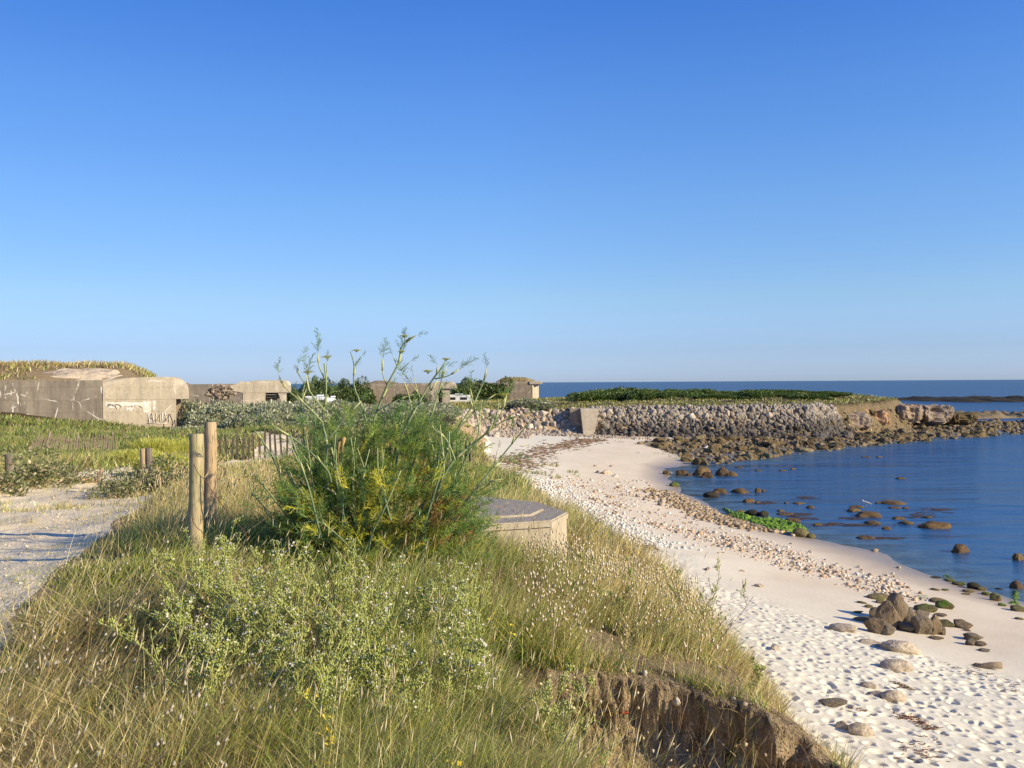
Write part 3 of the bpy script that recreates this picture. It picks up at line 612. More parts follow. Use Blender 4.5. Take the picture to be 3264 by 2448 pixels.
# boulders on the sand; measured on a 2.56 crop whose corner is 2500, 1800: x, base y, width, height
bould = rock_set('boulder', M['rock_boulder'], 10, 4, 7, .18); bsand = rock_set('boulder', M['rock_sandy'], 4, 4, 3, .2); balg = rock_set('boulder', M['rock_algae'], 4, 3, 3, .2); bdark = rock_set('boulder', M['rock_dark'], 2, 3, 3, .2)
rock_red = rock_mesh('boulder', 77, M['rock_boulder'], 4, 3, .15)
BR = [(950,470,160,250,0,'tall dark boulder at the back of the cluster, highest of all'),(882,525,185,225,0,'big upright brown boulder left of the cluster middle'),(1042,455,95,110,0,'narrow dark boulder wedged behind the middle of the cluster'),(1150,450,150,95,0,'grey slab boulder at the cluster back right'),
 (1142,575,150,160,0,'square grey-brown boulder at the cluster front right'),(1246,578,92,165,0,'tall tan boulder at the right end of the cluster'),(765,565,155,135,0,'pale rounded boulder at the left end of the cluster'),(840,578,155,105,0,'rounded boulder leaning right against the pale left one'),(765,450,120,105,0,'dark boulder in shade at the cluster rear left'),
 (1015,552,120,85,0,'low cracked boulder in the cluster front middle'),(1030,480,90,70,0,'small grey boulder on top of the low cracked one'),(1302,578,60,72,0,'small tan boulder filling the right end of the cluster'),(935,500,75,60,0,'small boulder squeezed at the foot of the big upright one'),
 (1185,392,170,80,1,'flat yellowish boulder behind the cluster by green weed'),(790,288,160,60,1,'flat yellow-brown boulder by the tidal puddle'),(815,322,90,42,1,'small yellow-brown rock between puddle and cluster'),(1270,315,110,50,1,'low weedy rock right of the green weed patch'),
 (1345,512,130,70,1,'tan split boulder just right of the cluster'),(1475,522,160,82,0,'wedge-shaped boulder further right on smooth sand'),(1290,427,82,36,0,'small dark boulder behind the tan split one'),(1565,622,140,74,0,'small brown boulder with a pointed top at the right'),(1535,662,90,62,0,'rounded stone in front of the pointed one'),(1615,668,90,50,0,'low stone beside the rounded one'),
 (1655,712,95,30,0,'flat sliver of rock near the right edge'),(1258,616,100,36,0,'dark flat rock in front of the cluster'),(1335,365,135,80,1,'brown boulder behind, right of the weed patch'),(640,462,110,44,1,'low brown rock in the shadow left of the cluster'),(610,398,80,28,1,'small flat rock left behind the cluster'),(640,318,70,24,1,'tiny flat rock left of the puddle'),(700,355,60,34,1,'small stone by the rear left of the cluster'),
 (500,545,180,80,2,'sand-covered boulder hump left of the cluster'),(755,670,210,78,2,'half-buried sandy slab below the cluster, left one'),(985,725,270,125,2,'broad half-buried sandy slab below the cluster'),(1050,725,110,56,0,'grey knob on the broad half-buried slab'),(930,870,200,110,2,'sandy boulder with a ledge in the trampled sand'),(1015,872,80,85,2,'rounded sandy end of the ledged boulder'),
 (905,1118,170,100,2,'half-buried pale boulder in the middle of the trampled sand'),(790,1090,150,62,2,'low sand-covered slab beside the half-buried pale boulder'),(700,1010,110,60,2,'small sandy hump of rock in trampled sand'),(430,1160,200,66,3,'reddish-brown rock half sunk near the dune foot'),(640,1395,170,110,2,'sandy boulder with shaded left side at the bottom'),(490,1345,110,70,2,'low sand hump of rock left of the bottom boulder'),
 (1560,200,90,62,4,'weedy boulder at the waterline'),(1742,298,82,74,1,'brown cube-like boulder on the sand by the green weed'),(1905,200,72,70,4,'dark boulder standing in water at the right edge'),(1370,142,70,34,4,'small weedy rock at the left end of the waterline row'),(1440,172,90,40,4,'dark rock in the waterline row'),(1625,212,70,40,4,'round weedy rock in the waterline row'),(1655,250,60,34,1,'tan stone below the waterline row'),
 (1250,112,80,20,4,'thin dark rock where the waterline row begins'),(1515,228,80,32,1,'flat tan stone beside the waterline row'),(1495,248,60,18,1,'thin flat stone sunk in damp sand'),(1240,212,60,26,1,'small grey stone alone on damp sand'),(1325,214,60,16,1,'flat flake of stone on damp sand'),(1760,216,60,30,4,'small dark rock in the shallows'),(1790,340,60,32,1,'small stone below the cube-like boulder'),
 (1930,450,60,24,1,'small stone at the right edge of the sand'),(1930,385,110,60,4,'dark rock by the green weed at the right edge'),(1505,545,60,20,0,'thin stone between the two right boulders')]
for k, (cx, cy, wd, hg, ty, lab) in enumerate(BR):
    p = hit(2500+cx/2.56, 1800+cy/2.56); D = p.y; W = wd/2.56*1024/3264*D/FPX; H = hg/2.56*1024/3264*D/FPX
    dp = W*R(.75, .95) if ty != 2 else W*.8; Hh = max(.05, H-dp*.22)
    me = [bould, balg, bsand, None, bdark+balg][ty]; me = rock_red if ty == 3 else me[k % len(me)]
    tall = Hh > W*.8
    put('boulder', me, (p.x, p.y+dp*.45, p.z+(Hh*.42 if ty != 2 else Hh*.18)), (W*.60, dp*.6, Hh*(.68 if ty != 2 else .85)), (R(-.12, .12), R(-.12, .12), R(-.6, .6)), label=lab, cat='boulder', group='boulders on the beach')
# rocks on shore by the bright algae
for k, (u, v, wd, hg, ty, lab) in enumerate([(2556,1712,46,26,4,'dark brown boulder at the right end of the bright algae'),(2590,1716,26,14,4,'small dark rock at the water beside the algae boulder'),(2402,1652,36,18,5,'black rock behind the bright algae, left one'),(2438,1656,30,16,5,'black rock behind the bright algae, right one'),(2366,1648,36,14,4,'mossy rock left of the black rocks'),(2152,1552,30,14,4,'mossy rock alone on the sand at the cove head'),(2270,1586,46,16,5,'black weedy rock off the head of the shingle'),(2330,1652,30,12,4,'low mossy rock at the shingle end')]):
    p = hit(u, v) if ty != 5 or u > 2300 else at_z(u, v, 0); D = p.y; W = wd*1024/3264*D/FPX; H = hg*1024/3264*D/FPX
    put('boulder', (bdark if ty == 5 else balg)[k % 2], (p.x, p.y+W*.4, max(p.z, 0)+H*.3), (W*.58, W*.5, H*.75), (0, 0, R(-.5, .5)), label=lab, cat='boulder', group='boulders on the beach')
# bright green algae mats
def mat_patch(name, pts, hgt, col, seed, label):
    """low knobbly weed draped over stones inside a measured outline"""
    W = [hit(*p) for p in pts]; poly = [(p.x, p.y) for p in W]; xs = [p[0] for p in poly]; ys = [p[1] for p in poly]; n = 110
    gx, gy = np.meshgrid(np.linspace(min(xs)-.2, max(xs)+.2, n), np.linspace(min(ys)-.2, max(ys)+.2, n)); gx = gx.ravel(); gy = gy.ravel()
    sd_ = seg_sd(gx, gy, poly) + .25*fbm(gx*1.5, gy*1.5, seed); z_ = np.maximum(gzs(gx, gy), -.02) - .05 + hgt*np.clip(sd_*3+.3, 0, 1)*(.5+.6*1.3*np.abs(fbm(gx*4.5, gy*4.5, seed+1)))
    fi = np.arange(n*n).reshape(n, n); f = np.stack([fi[:-1, :-1], fi[:-1, 1:], fi[1:, 1:], fi[1:, :-1]], -1).reshape(-1, 4); f = f[(sd_[f] > -.02).all(1)]
    cc = np.array(col)[None]*(0.7+.6*np.clip(fbm(gx*4, gy*4, seed+2)+.5, 0, 1))[:, None]
    return tag(from_arrays(name, np.stack([gx, gy, z_], 1), [f], M['plain'], None, cc), label, None, None, 'stuff')
mat_patch('green_algae', [(2300,1618),(2340,1640),(2420,1662),(2480,1668),(2560,1690),(2575,1700),(2500,1700),(2440,1690),(2390,1672),(2330,1655)], .34, (.17,.30,.03), 51, 'bright green algae at the water edge of the shingle')
mat_patch('green_algae', [(2900,1895),(2960,1893),(2985,1915),(2960,1925),(2930,1935),(2905,1920)], .07, (.30,.36,.20), 57, 'pale green algae on wet sand behind the boulder cluster')
mat_patch('green_algae', [(3205,1890),(3262,1885),(3264,1930),(3215,1925)], .14, (.13,.22,.03), 58, 'green algae carpet at the right edge waterline')
mat_patch('green_algae', [(2985,1835),(3030,1832),(3060,1850),(3040,1860),(3000,1848)], .10, (.10,.17,.03), 59, 'green weed strip at the start of the waterline rocks')
# shingle
def peb_cols(n): 
    base = np.array([(.60,.50,.38),(.68,.60,.48),(.45,.33,.22),(.62,.44,.28),(.78,.72,.62),(.36,.28,.20),(.55,.38,.22)]); return base[RNG.integers(0, len(base), n)]*RNG.uniform(.8, 1.1, (n, 1))
n = 60000; u = RNG.uniform(1080, 2250, n); v = RNG.uniform(1000, 1330, n)
d = np.array([ray(*s2(a, b)) for a, b in zip(u[:30000], v[:30000])]); x = d[:, 0]*0; zt = .9; D = (zt-EYE)/d[:, 2]; x = d[:, 0]*D; y = D
B1 = np.array([(at_z(*s2(a, b), .9)).xy[:] for a, b in [(1150,1040),(1400,1020),(1440,1070),(1560,1120),(1700,1160),(1900,1210),(2020,1270),(1900,1280),(1700,1225),(1600,1200),(1450,1150),(1300,1120),(1180,1085)]])
sdp = seg_sd(x, y, [tuple(p) for p in B1])+1.2*fbm(x*.4, y*.4, 95); dens = sstep(-.9, 1.6, sdp)*(.25+.75*sstep(-.35, .3, fbm(x*.8, y*.4, 97)))
kp = RNG.random(len(x)) < dens; x = x[kp]; y = y[kp]; zz_ = gzs(x, y); ok = zz_ > .02; x = x[ok]; y = y[ok]; zz_ = zz_[ok]
s = RNG.gamma(2.0, .018, len(x))+.018*np.sqrt(y/50); s = np.clip(s, .02, .2); c_ = peb_cols(len(x))
scatter_stuff('shingle', [((x[k], y[k], zz_[k]+s[k]*.2), (s[k]*1.2, s[k], s[k]*.7), (R(-.3, .3), R(-.3, .3), R(0, 6))) for k in range(len(x))], peb, M['pebble'], c_, 'mixed tan and white pebbles strewn over the beach')
print('shingle', len(x))
# pale cobbles at the dune foot and darker cobbles along the cove head
n = 2600; x = np.concatenate([RNG.normal(3.0, 1.0, n), ]); y = RNG.uniform(38, 66, n); x = x - (y-52)*.16 + .3; z_ = gzs(x, y); s = RNG.uniform(.03, .09, n); k_ = (heights(x, y)[1] < .2); x, y, z_, s = x[k_], y[k_], z_[k_], s[k_]
cc = np.array([(.74,.70,.62)])*RNG.uniform(.75, 1.1, (len(x), 1))
scatter_stuff('cobbles', [((x[k], y[k], z_[k]+s[k]*.3), (s[k]*1.2, s[k], s[k]*.8), (R(-.3, .3), R(-.3, .3), R(0, 6))) for k in range(len(x))], peb, M['pebble'], cc, 'white cobbles banked against the dune foot')
ed = [at_z(*s2(a, b), .1) for a, b in [(1455,1065),(1500,1085),(1560,1112),(1620,1130),(1700,1145)]]; sp_ = []
for _ in range(1500):
    k = rs.randrange(4); f = rs.random(); p = ed[k].lerp(ed[k+1], f); sp_.append((p.x-abs(rs.gauss(0, 1.1)), p.y-rs.gauss(.2, .8), rs.uniform(.05, .17)))
zc = gzs([p[0] for p in sp_], [p[1] for p in sp_]); base = np.array([(.40,.28,.16),(.28,.20,.11),(.50,.40,.28),(.36,.27,.16)])
scatter_stuff('cobbles', [((p[0], p[1], max(z, -.02)+p[2]*.3), (p[2]*1.2, p[2], p[2]*.8), (R(-.3, .3), R(-.3, .3), R(0, 6))) for p, z in zip(sp_, zc)], peb, M['pebble'], base[RNG.integers(0, 4, len(sp_))], 'brown cobbles along the waterline at the cove head')
# single bigger stones on the sand
STN = [(1932,1512,34,14),(1905,1508,20,9),(1960,1520,22,9),(1898,1487,12,6),(1950,1488,16,7),(2290,1812,20,9),(2380,1740,14,8),(2424,1872,34,12),(2366,1822,16,6),(2255,1818,30,8),(2740,1810,18,8),(2866,1812,16,7),(2330,1726,16,9),(2190,1652,16,8),(2024,1655,12,7),(2160,1700,18,9),(2310,1735,14,7),(2520,1770,14,7),(2585,1762,18,8),(2632,1786,10,5),(2650,1812,12,5),(2790,1758,26,8),(2475,2073,40,16),(2240,2100,24,9),(1986,1580,16,9),(2030,1585,14,10),(2055,1595,18,11),(2105,1612,20,11),(2140,1620,16,9),(2180,1590,16,8)]
for k, (u_, v_, wd, hg) in enumerate(STN):
    p = hit(u_, v_); W = wd*1024/3264*p.y/FPX; H = hg*1024/3264*p.y/FPX
    put('beach_stone', ang_p[k % 8], (p.x, p.y+W*.3, p.z+H*.25), (W*.55, W*.45, H*.7), (R(-.2, .2), R(-.2, .2), R(0, 6)), label='pale stone lying loose on the open sand between shingle and cove', cat='stone', group='loose stones on the sand')
# seaweed wrack
def wrack(name, pts, wid, n, label, col=(.20,.13,.085)):
    W = [hit(*p) for p in pts]; b = MB(); P = []
    for _ in range(n):
        k = rs.randrange(len(W)-1); p = W[k].lerp(W[k+1], rs.random()); P.append((p.x+rs.gauss(0, wid), p.y+rs.gauss(0, wid*1.3), p.y))
    zz_ = gzs([p[0] for p in P], [p[1] for p in P])
    for (x_, y_, D), z_ in zip(P, zz_):
        L = rs.uniform(.03, .11)*max(1, D/28); a = rs.uniform(-.6, 1.1); q = rs.uniform(.004, .011)*max(1, D/24)
        V = [(x_+math.cos(a+t)*L*t*2, y_+math.sin(a+t*1.4)*L*t*2, z_+q*.7+rs.uniform(0, q)) for t in (-.5, -.17, .17, .5)]
        b.tube(V, [q*.4, q, q, q*.4], 4, np.array(col)*rs.uniform(.6, 1.6), False)
    return tag(b.build(name, M['plain'], None, False), label, None, None, 'stuff')
wrack('seaweed_wrack', [(1610,1480),(1680,1455),(1750,1430),(1840,1412),(1900,1400)], 1.0, 900, 'brown seaweed line across the far sand below the rubble')
wrack('seaweed_wrack', [(1700,1470),(1640,1500),(1600,1530)], 1.1, 500, 'second brown seaweed drift on the far sand')
wrack('seaweed_wrack', [(1880,1660),(1960,1690),(2040,1730),(2080,1755)], .28, 500, 'thin seaweed line along the dune foot', (.17,.11,.06))
wrack('seaweed_wrack', [(2850,2175),(2880,2190),(2915,2200)], .06, 50, 'clump of dark seaweed in the trampled sand, upper one')
wrack('seaweed_wrack', [(2870,2285),(2920,2295),(2950,2320),(2985,2325)], .10, 110, 'reddish seaweed clump in the trampled sand, middle one', (.17,.08,.05))
wrack('seaweed_wrack', [(2940,2350),(2960,2400),(2900,2415),(2980,2410)], .16, 60, 'loose seaweed scraps at the bottom of the sand', (.17,.09,.06))
wrack('seaweed_wrack', [(2620,2230),(2660,2255),(2760,2265)], .10, 40, 'seaweed scraps left of the pale boulder')
wrack('seaweed_wrack', [(3060,2125),(3140,2160),(3240,2200)], .25, 60, 'thin seaweed strands at the edge of the trampled sand', (.15,.10,.07))
# weed floating in the cove
def floating(n, pts, label):
    b = MB()
    for _ in range(n):
        c = rs.choice(pts); p = at_z(2050+(c[0]+rs.gauss(0, c[2]))*.549, 1400+(c[1]+rs.gauss(0, c[3]))*.549, 0); L = rs.uniform(.12, .45); q = rs.uniform(.03, .09)
        b.tube([(p.x+L*t, p.y+L*t*rs.uniform(-.5, .5), .004) for t in (-1, -.3, .3, 1)], [q*.3, q, q, q*.3], 4, np.array((.055,.035,.03))*rs.uniform(.6, 1.6), False)
    V = np.concatenate(b.V); V[:, 2] = .004+(V[:, 2]-.004)*.25; b.V = [V]; b.C = [np.concatenate(b.C)]
    return tag(b.build('floating_seaweed', M['plain'], None, False), label, None, None, 'stuff')
floating(320, [(900,440,60,7),(720,370,30,4),(930,462,35,4),(1260,500,40,4),(1620,440,60,12),(1100,495,40,5),(1400,575,40,3),(950,340,30,3),(1700,410,40,6),(1210,460,30,4)], 'dark strands of seaweed floating among the rocks of the cove')

# ------------------------------------------------------------------ bunkers
def extr(bm, prof, y0, y1, bev=0, bev_z=None):
    """extrude an x-z outline from y0 to y1; bevel the near rim above bev_z"""
    a = [bm.verts.new((x, y0, z)) for x, z in prof]; b = [bm.verts.new((x, y1, z)) for x, z in prof]; n = len(prof)
    bm.faces.new(a); bm.faces.new(b[::-1]); es = []
    for i in range(n):
        bm.faces.new([a[i], b[i], b[(i+1) % n], a[(i+1) % n]][::-1])
    if bev:
        bm.edges.ensure_lookup_table(); es = [e for e in bm.edges if all(abs(v.co.y-y0) < 1e-6 for v in e.verts) and max(v.co.z for v in e.verts) > bev_z and min(v.co.z for v in e.verts) > bev_z-.01]
        bmesh.ops.bevel(bm, geom=es, offset=bev, segments=5, affect='EDGES', profile=.5)
def arc(cx, cz, r, a0, a1, n=7): return [(cx+r*math.cos(math.radians(a0+(a1-a0)*i/n)), cz+r*math.sin(math.radians(a0+(a1-a0)*i/n))) for i in range(n+1)]
def mound(name, x0, x1, y0, y1, h, peak, m, parent, seed, ragged=.15):
    nx, ny = 90, 30; V = []; 
    for i in range(nx+1):
        for j in range(ny+1):
            u = i/nx; v = j/ny; x = x0+(x1-x0)*u; y = y0+(y1-y0)*v; pu = min(1, u/peak[0])**.8*min(1, (1-u)/(1-peak[1]))**.75; pv = min(1, v/.30)**.8*min(1, (1-v)/.2)**.6
            V.append((x, y, h*pu*pv*(1+ragged*mnoise.noise(Vector((x*.5+seed, y*.5, 0)))+.08*mnoise.noise(Vector((x*2.5, y*2.5, seed))))-.03))
    Fq = [(i*(ny+1)+j, (i+1)*(ny+1)+j, (i+1)*(ny+1)+j+1, i*(ny+1)+j+1) for i in range(nx) for j in range(ny)]
    return from_arrays(name, V, [Fq], m, parent, np.full((len(V), 3), .4)), np.array(V)
def blades(V0, L, W, az, lean, curve, col, nseg=3, tipcol=None):
    """ribbons: roots, length, width, lean azimuth, lean, curl, colour -> vertices, quads, tris, colours"""
    n = len(V0); t = np.linspace(0, 1, nseg+1)[:nseg]; fa = RNG.uniform(0, PI, n); wx, wy = np.cos(fa), np.sin(fa); dx, dy = np.cos(az), np.sin(az)
    Vs = []; Cs = []
    for k, tt in enumerate(list(t)+[1.0]):
        ho = L*(lean*tt + curve*tt*tt); ve = L*tt*np.sqrt(np.clip(1-(lean+curve*tt)**2*.6, .08, 1)); wd = W*.5*(1-tt)**.55 if tt < 1 else 0
        cx = V0[:, 0]+dx*ho; cy = V0[:, 1]+dy*ho; cz = V0[:, 2]+ve
        cc = col if tipcol is None else col*(1-tt**2)+tipcol*tt**2
        if tt < 1:
            Vs += [np.stack([cx-wx*wd, cy-wy*wd, cz], 1), np.stack([cx+wx*wd, cy+wy*wd, cz], 1)]; Cs += [cc, cc]
        else: Vs.append(np.stack([cx, cy, cz], 1)); Cs.append(cc)
    m_ = 2*nseg+1; V = np.stack(Vs, 1).reshape(-1, 3); C = np.stack(Cs, 1).reshape(-1, 3); b = np.arange(n)[:, None]*m_
    Q = np.concatenate([b+np.array([[2*k, 2*k+1, 2*k+3, 2*k+2]]) for k in range(nseg-1)]) if nseg > 1 else None
    T = b+np.array([[2*nseg-2, 2*nseg-1, 2*nseg]]); return V, Q, T, C
def clumpy(x, y, sc, s): return np.clip(fbm(x*sc, y*sc, s)*.9+.5, 0, 1)
GREEN = np.array([(.20,.31,.025),(.12,.215,.018),(.30,.40,.035),(.42,.48,.07),(.17,.26,.045)])
LUSH = np.array([(.12,.22,.025),(.17,.27,.035),(.085,.16,.022),(.24,.29,.045)])
STRAW = np.array([(.66,.51,.20),(.76,.62,.30),(.53,.40,.14),(.84,.72,.41),(.46,.40,.10)])
BROWN = np.array([(.22,.14,.07),(.16,.10,.055),(.28,.18,.09)])
def pick(pal, n): return pal[RNG.integers(0, len(pal), n)]*RNG.uniform(.8, 1.2, (n, 1))
def turf(name, x, y, z, Lr, W, g, parent=None, lush=False, lean=(.1, .5), az=None, label=None, m='leaf', wind=.25):
    n = len(x); L = RNG.uniform(*Lr, n) if isinstance(Lr, tuple) else Lr*RNG.uniform(.55, 1.15, n); gr = RNG.random(n) < g
    col = np.where(gr[:, None], pick(LUSH if lush else GREEN, n), pick(STRAW, n)); br = (RNG.random(n) < .06+.5*sstep(.62, .85, clumpy(x, y, 1.7, 161))+.22*(x < -1.2)*(y < 6))[:, None]; col = np.where(br, pick(BROWN, n), col)
    A = RNG.uniform(0, 2*PI, n); A = np.where(RNG.random(n) < wind, RNG.normal(.2, .6, n), A)
    V, Q, T, C = blades(np.stack([x, y, z-.02], 1), L, W*np.ones(n), A, RNG.uniform(*lean, n), RNG.uniform(0, .55, n), col, 3, col*.55+pick(STRAW, n)*.45)
    o = from_arrays(name, V, [Q, T], M[m], parent, C, True); o['kind'] = 'stuff'
    if label: o['label'] = label
    return o
def scribble(parent, org, strokes, wd, m):
    b = MB()
    for st in strokes: b.tube([(org[0]+x, org[1], org[2]+z) for x, z in st], wd, 4, (1, 1, 1))
    return b.build('graffiti', m, parent)
t = Mt('graffiti_paint', .8, .2); M['paint_dark'] = t.done((.12, .10, .10)); t = Mt('graffiti_white', .8, .2); M['paint_white'] = t.done(t.mix(t.rng(t.noise(3, 4), .4, .6), (.80, .76, .68), (.62, .54, .42)))
# first bunker, nearest, at the left edge
Bk = empty('bunker', (-28.5, 80, 3.6), .37, label='nearest concrete bunker with rounded roof hood and grassy top at the left edge', cat='bunker', group='old coastal bunkers')
G = .0; ZT = 5.04; ZD = 4.78; ZH = 3.15
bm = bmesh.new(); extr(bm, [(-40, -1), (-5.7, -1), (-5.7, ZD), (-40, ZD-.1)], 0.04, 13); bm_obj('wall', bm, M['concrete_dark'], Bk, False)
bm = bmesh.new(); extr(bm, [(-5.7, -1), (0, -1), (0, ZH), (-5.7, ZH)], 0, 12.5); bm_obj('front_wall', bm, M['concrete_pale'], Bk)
bm = bmesh.new(); r_ = 1.15
extr(bm, [(-5.7, ZH), (1.02, ZH)]+arc(1.02-r_, ZT-r_-.02, r_, 0, 90)+[(-1.8, ZT), (-3.6, ZT-.07), (-5.7, ZD+.02)], -.02, 12.2, .85, ZH+1.0)
o = bm_obj('roof_hood', bm, M['concrete_pale'], Bk, False)
bm = bmesh.new(); bx(bm, .01, .42, 1.2, 2.2, 0, ZH-.01, 0); bx(bm, .01, .25, 3.0, 11, 0, ZH-.2, 0); bm_obj('embrasure_frame', bm, M['concrete_brown'], Bk)
tf, VV = mound('roof_turf', -40, -1.4, .7, 12, 1.35, (.62, .93), M['soil'], Bk, 2.0); tf.location.z = ZD-.04
bm = bmesh.new(); bmesh.ops.create_icosphere(bm, subdivisions=4, radius=1)
for v in bm.verts: v.co = Vector((v.co.x*3.4*(1+.2*mnoise.noise(v.co*2)), v.co.y*1.5, v.co.z*.36*(1+.9*mnoise.noise(v.co*3))))
o = bm_obj('sand_patch', bm, M['rock_sandy'], Bk, True); o.location = (-7.0, 2.1, ZT+.12); o.rotation_euler.x = .38
n = 15000; k = RNG.integers(0, len(VV), n); gx = VV[k, 0]+RNG.uniform(-.25, .25, n); gy = VV[k, 1]+RNG.uniform(-.25, .25, n); gzz = VV[k, 2]+ZD-.04
kp = (gzz > ZD+.12) & ~((np.abs(gx+7.2)/4.3)**2+(np.abs(gy-1.75)/1.6)**2 < 1)
o = turf('roof_grass', gx[kp], gy[kp], gzz[kp], (.25, .6), .07, np.clip(.45-.5*(gzz[kp]-ZT-.5), .05, .9), Bk)
sc1 = [[(-2.1,.9),(-2.2,1.9)],[(-2.2,1.5),(-1.9,2.0),(-1.8,1.2)],[(-1.6,2.0),(-1.62,1.2),(-1.3,1.9),(-1.25,1.1)],[(-1.1,2.0),(-1.1,1.1),(-.95,1.7)],[(-2.3,1.15),(-.75,1.1)],[(-.9,2.0),(-.8,1.3),(-.55,1.9),(-.6,1.2)]]
scribble(Bk, (0, -.03, 0), sc1, .035, M['paint_white'])
scribble(Bk, (0, -.03, 0), [[(-3.5,.5),(-3.7,.8),(-3.3,1.1),(-3.4,.4),(-3.0,1.0),(-2.9,.5)],[(-3.1,.3),(-2.6,.9),(-2.3,1.0)],[(-1.0,.3),(-.95,1.7),(-.5,1.9),(-.3,1.3),(-.35,.5)],[(-.3,.9),(0-.1,1.4),(-.05,.7)],[(-2.3,1.3),(-2.0,1.6),(-1.7,1.35)]], .022, M['paint_dark'])
wp = MB(); 
for x0, x1, z1, z0 in [(-5.5,-4.1,2.95,2.72),(-4.1,-2.6,2.93,2.55),(-3.9,-3.3,2.6,2.2),(-2.6,-2.0,3.0,2.1),(-1.85,-1.65,3.0,2.3),(-5.3,-4.4,2.75,2.5)]:
    P_ = [(x0+(x1-x0)*i/9+R(-.03, .03), z1+R(-.05, .05)) for i in range(10)]+[(x1-(x1-x0)*i/9, z0+R(-.22, .14)) for i in range(10)]; cx_ = sum(p[0] for p in P_)/20; cz_ = sum(p[1] for p in P_)/20
    wp.add([(cx_, -.012, cz_)]+[(a, -.012, b) for a, b in P_], None, [(0, i+1, (i+1) % 20+1) for i in range(20)])
o = wp.build('whitewash_patch', M['paint_white'], Bk)
# second bunker
Bk = empty('bunker', (-26.0, 115, 3.5), .26, label='second concrete bunker with stepped gun opening and shell scar above grey shrubs', cat='bunker', group='old coastal bunkers')
p0 = at_d(*s2(600, 829), 115); xr = at_d(*s2(628, 829), 115).x-p0.x; Bk.location.x = p0.x; zt = 8.42-3.5; zd = 8.02-3.5; zh = 6.92-3.5; xl = -3.3
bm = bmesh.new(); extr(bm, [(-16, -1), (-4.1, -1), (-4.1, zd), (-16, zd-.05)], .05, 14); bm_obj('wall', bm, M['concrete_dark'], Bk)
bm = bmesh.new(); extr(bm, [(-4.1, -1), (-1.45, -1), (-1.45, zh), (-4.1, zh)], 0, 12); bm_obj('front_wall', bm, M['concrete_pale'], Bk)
bm = bmesh.new(); extr(bm, [(-4.1, zh), (xr, zh)]+arc(xr-.6, zt-.62, .6, 0, 90)+[(-2.2, zt), (-3.3, zt-.1), (-4.1, zd+.01), (-5.6, zd-.08), (-5.6, zh+.3)], -.03, 13, .35, zh+.8); bm_obj('roof_hood', bm, M['concrete_pale'], Bk)
bm = bmesh.new(); extr(bm, [(.35, -1), (1.05, -1), (1.05, zh-.01), (.0, zh-.01), (.35, zh-.9)], .1, 1.2); bm_obj('pillar', bm, M['concrete_pale'], Bk)
bm = bmesh.new(); bx(bm, -1.44, .34, 3.2, 3.5, -1, zh-.02); bm_obj('recess_wall', bm, M['concrete_dark'], Bk)
for k in range(5):
    bm = bmesh.new(); bx(bm, -1.44, .32-.22*k, .35+.5*k, .62+.5*k, zh-.30-.34*k, zh-.18-.34*k, .02); bm_obj('embrasure_step', bm, M['concrete_pale'], Bk)
bm = bmesh.new(); bmesh.ops.create_icosphere(bm, subdivisions=4, radius=1)
for v in bm.verts:
    q = v.co*3.1; v.co = Vector((v.co.x*1.75, v.co.y*.16*(1+2*mnoise.noise(q)), v.co.z*.95))*(1+.25*mnoise.noise(v.co*2.2))
t = Mt('shell_scar', .95, .1); P = t.obj(); M['scar'] = t.done(t.mix(t.rng(t.noise(3.2, 5, P), .42, .55), (.07, .055, .045), (.34, .27, .20)), t.bump(t.noise(4, 4, P), 1, .2))
o = bm_obj('shell_scar', bm, M['scar'], Bk); o.location = (-6.6, .06, zd-1.02)
mound('roof_turf', -15, -10.5, 1, 8, .45, (.4, .6), M['soil'], Bk, 5.0)[0].location.z = zd
# third bunker
p0 = at_d(*s2(957, 826), 155); Bk = empty('bunker', (p0.x, 155, 3.6), .07, label='third brown bunker behind the fennel stalks with a rounded hood at its right end', cat='bunker', group='old coastal bunkers')
k_ = .0761; zt = 8.15-3.6; zd = 7.95-3.6; zh = 5.05-1.6
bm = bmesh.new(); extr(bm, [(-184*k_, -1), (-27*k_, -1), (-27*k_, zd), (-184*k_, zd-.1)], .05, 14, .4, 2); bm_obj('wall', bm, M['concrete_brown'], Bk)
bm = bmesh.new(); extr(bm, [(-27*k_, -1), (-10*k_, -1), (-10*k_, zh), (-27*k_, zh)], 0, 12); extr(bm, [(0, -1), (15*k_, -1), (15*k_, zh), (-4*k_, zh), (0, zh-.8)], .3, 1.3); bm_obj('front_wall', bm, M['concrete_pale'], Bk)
bm = bmesh.new(); bx(bm, -10*k_, 0, 2, 2.3, -1, zh-.01); bm_obj('recess_wall', bm, M['concrete_dark'], Bk)
bm = bmesh.new(); extr(bm, [(-27*k_, zh), (30*k_, zh)]+arc(30*k_-.8, zt-.82, .8, 0, 90)+[(-10*k_, zt), (-27*k_, zd+.02)], -.04, 12, .5, zh+.7); bm_obj('roof_hood', bm, M['concrete_pale'], Bk)
mo = mound('roof_turf', -170*k_, -95*k_, 1, 9, .5, (.3, .6), M['soil'], Bk, 7.0); mo[0].location.z = zd-.03
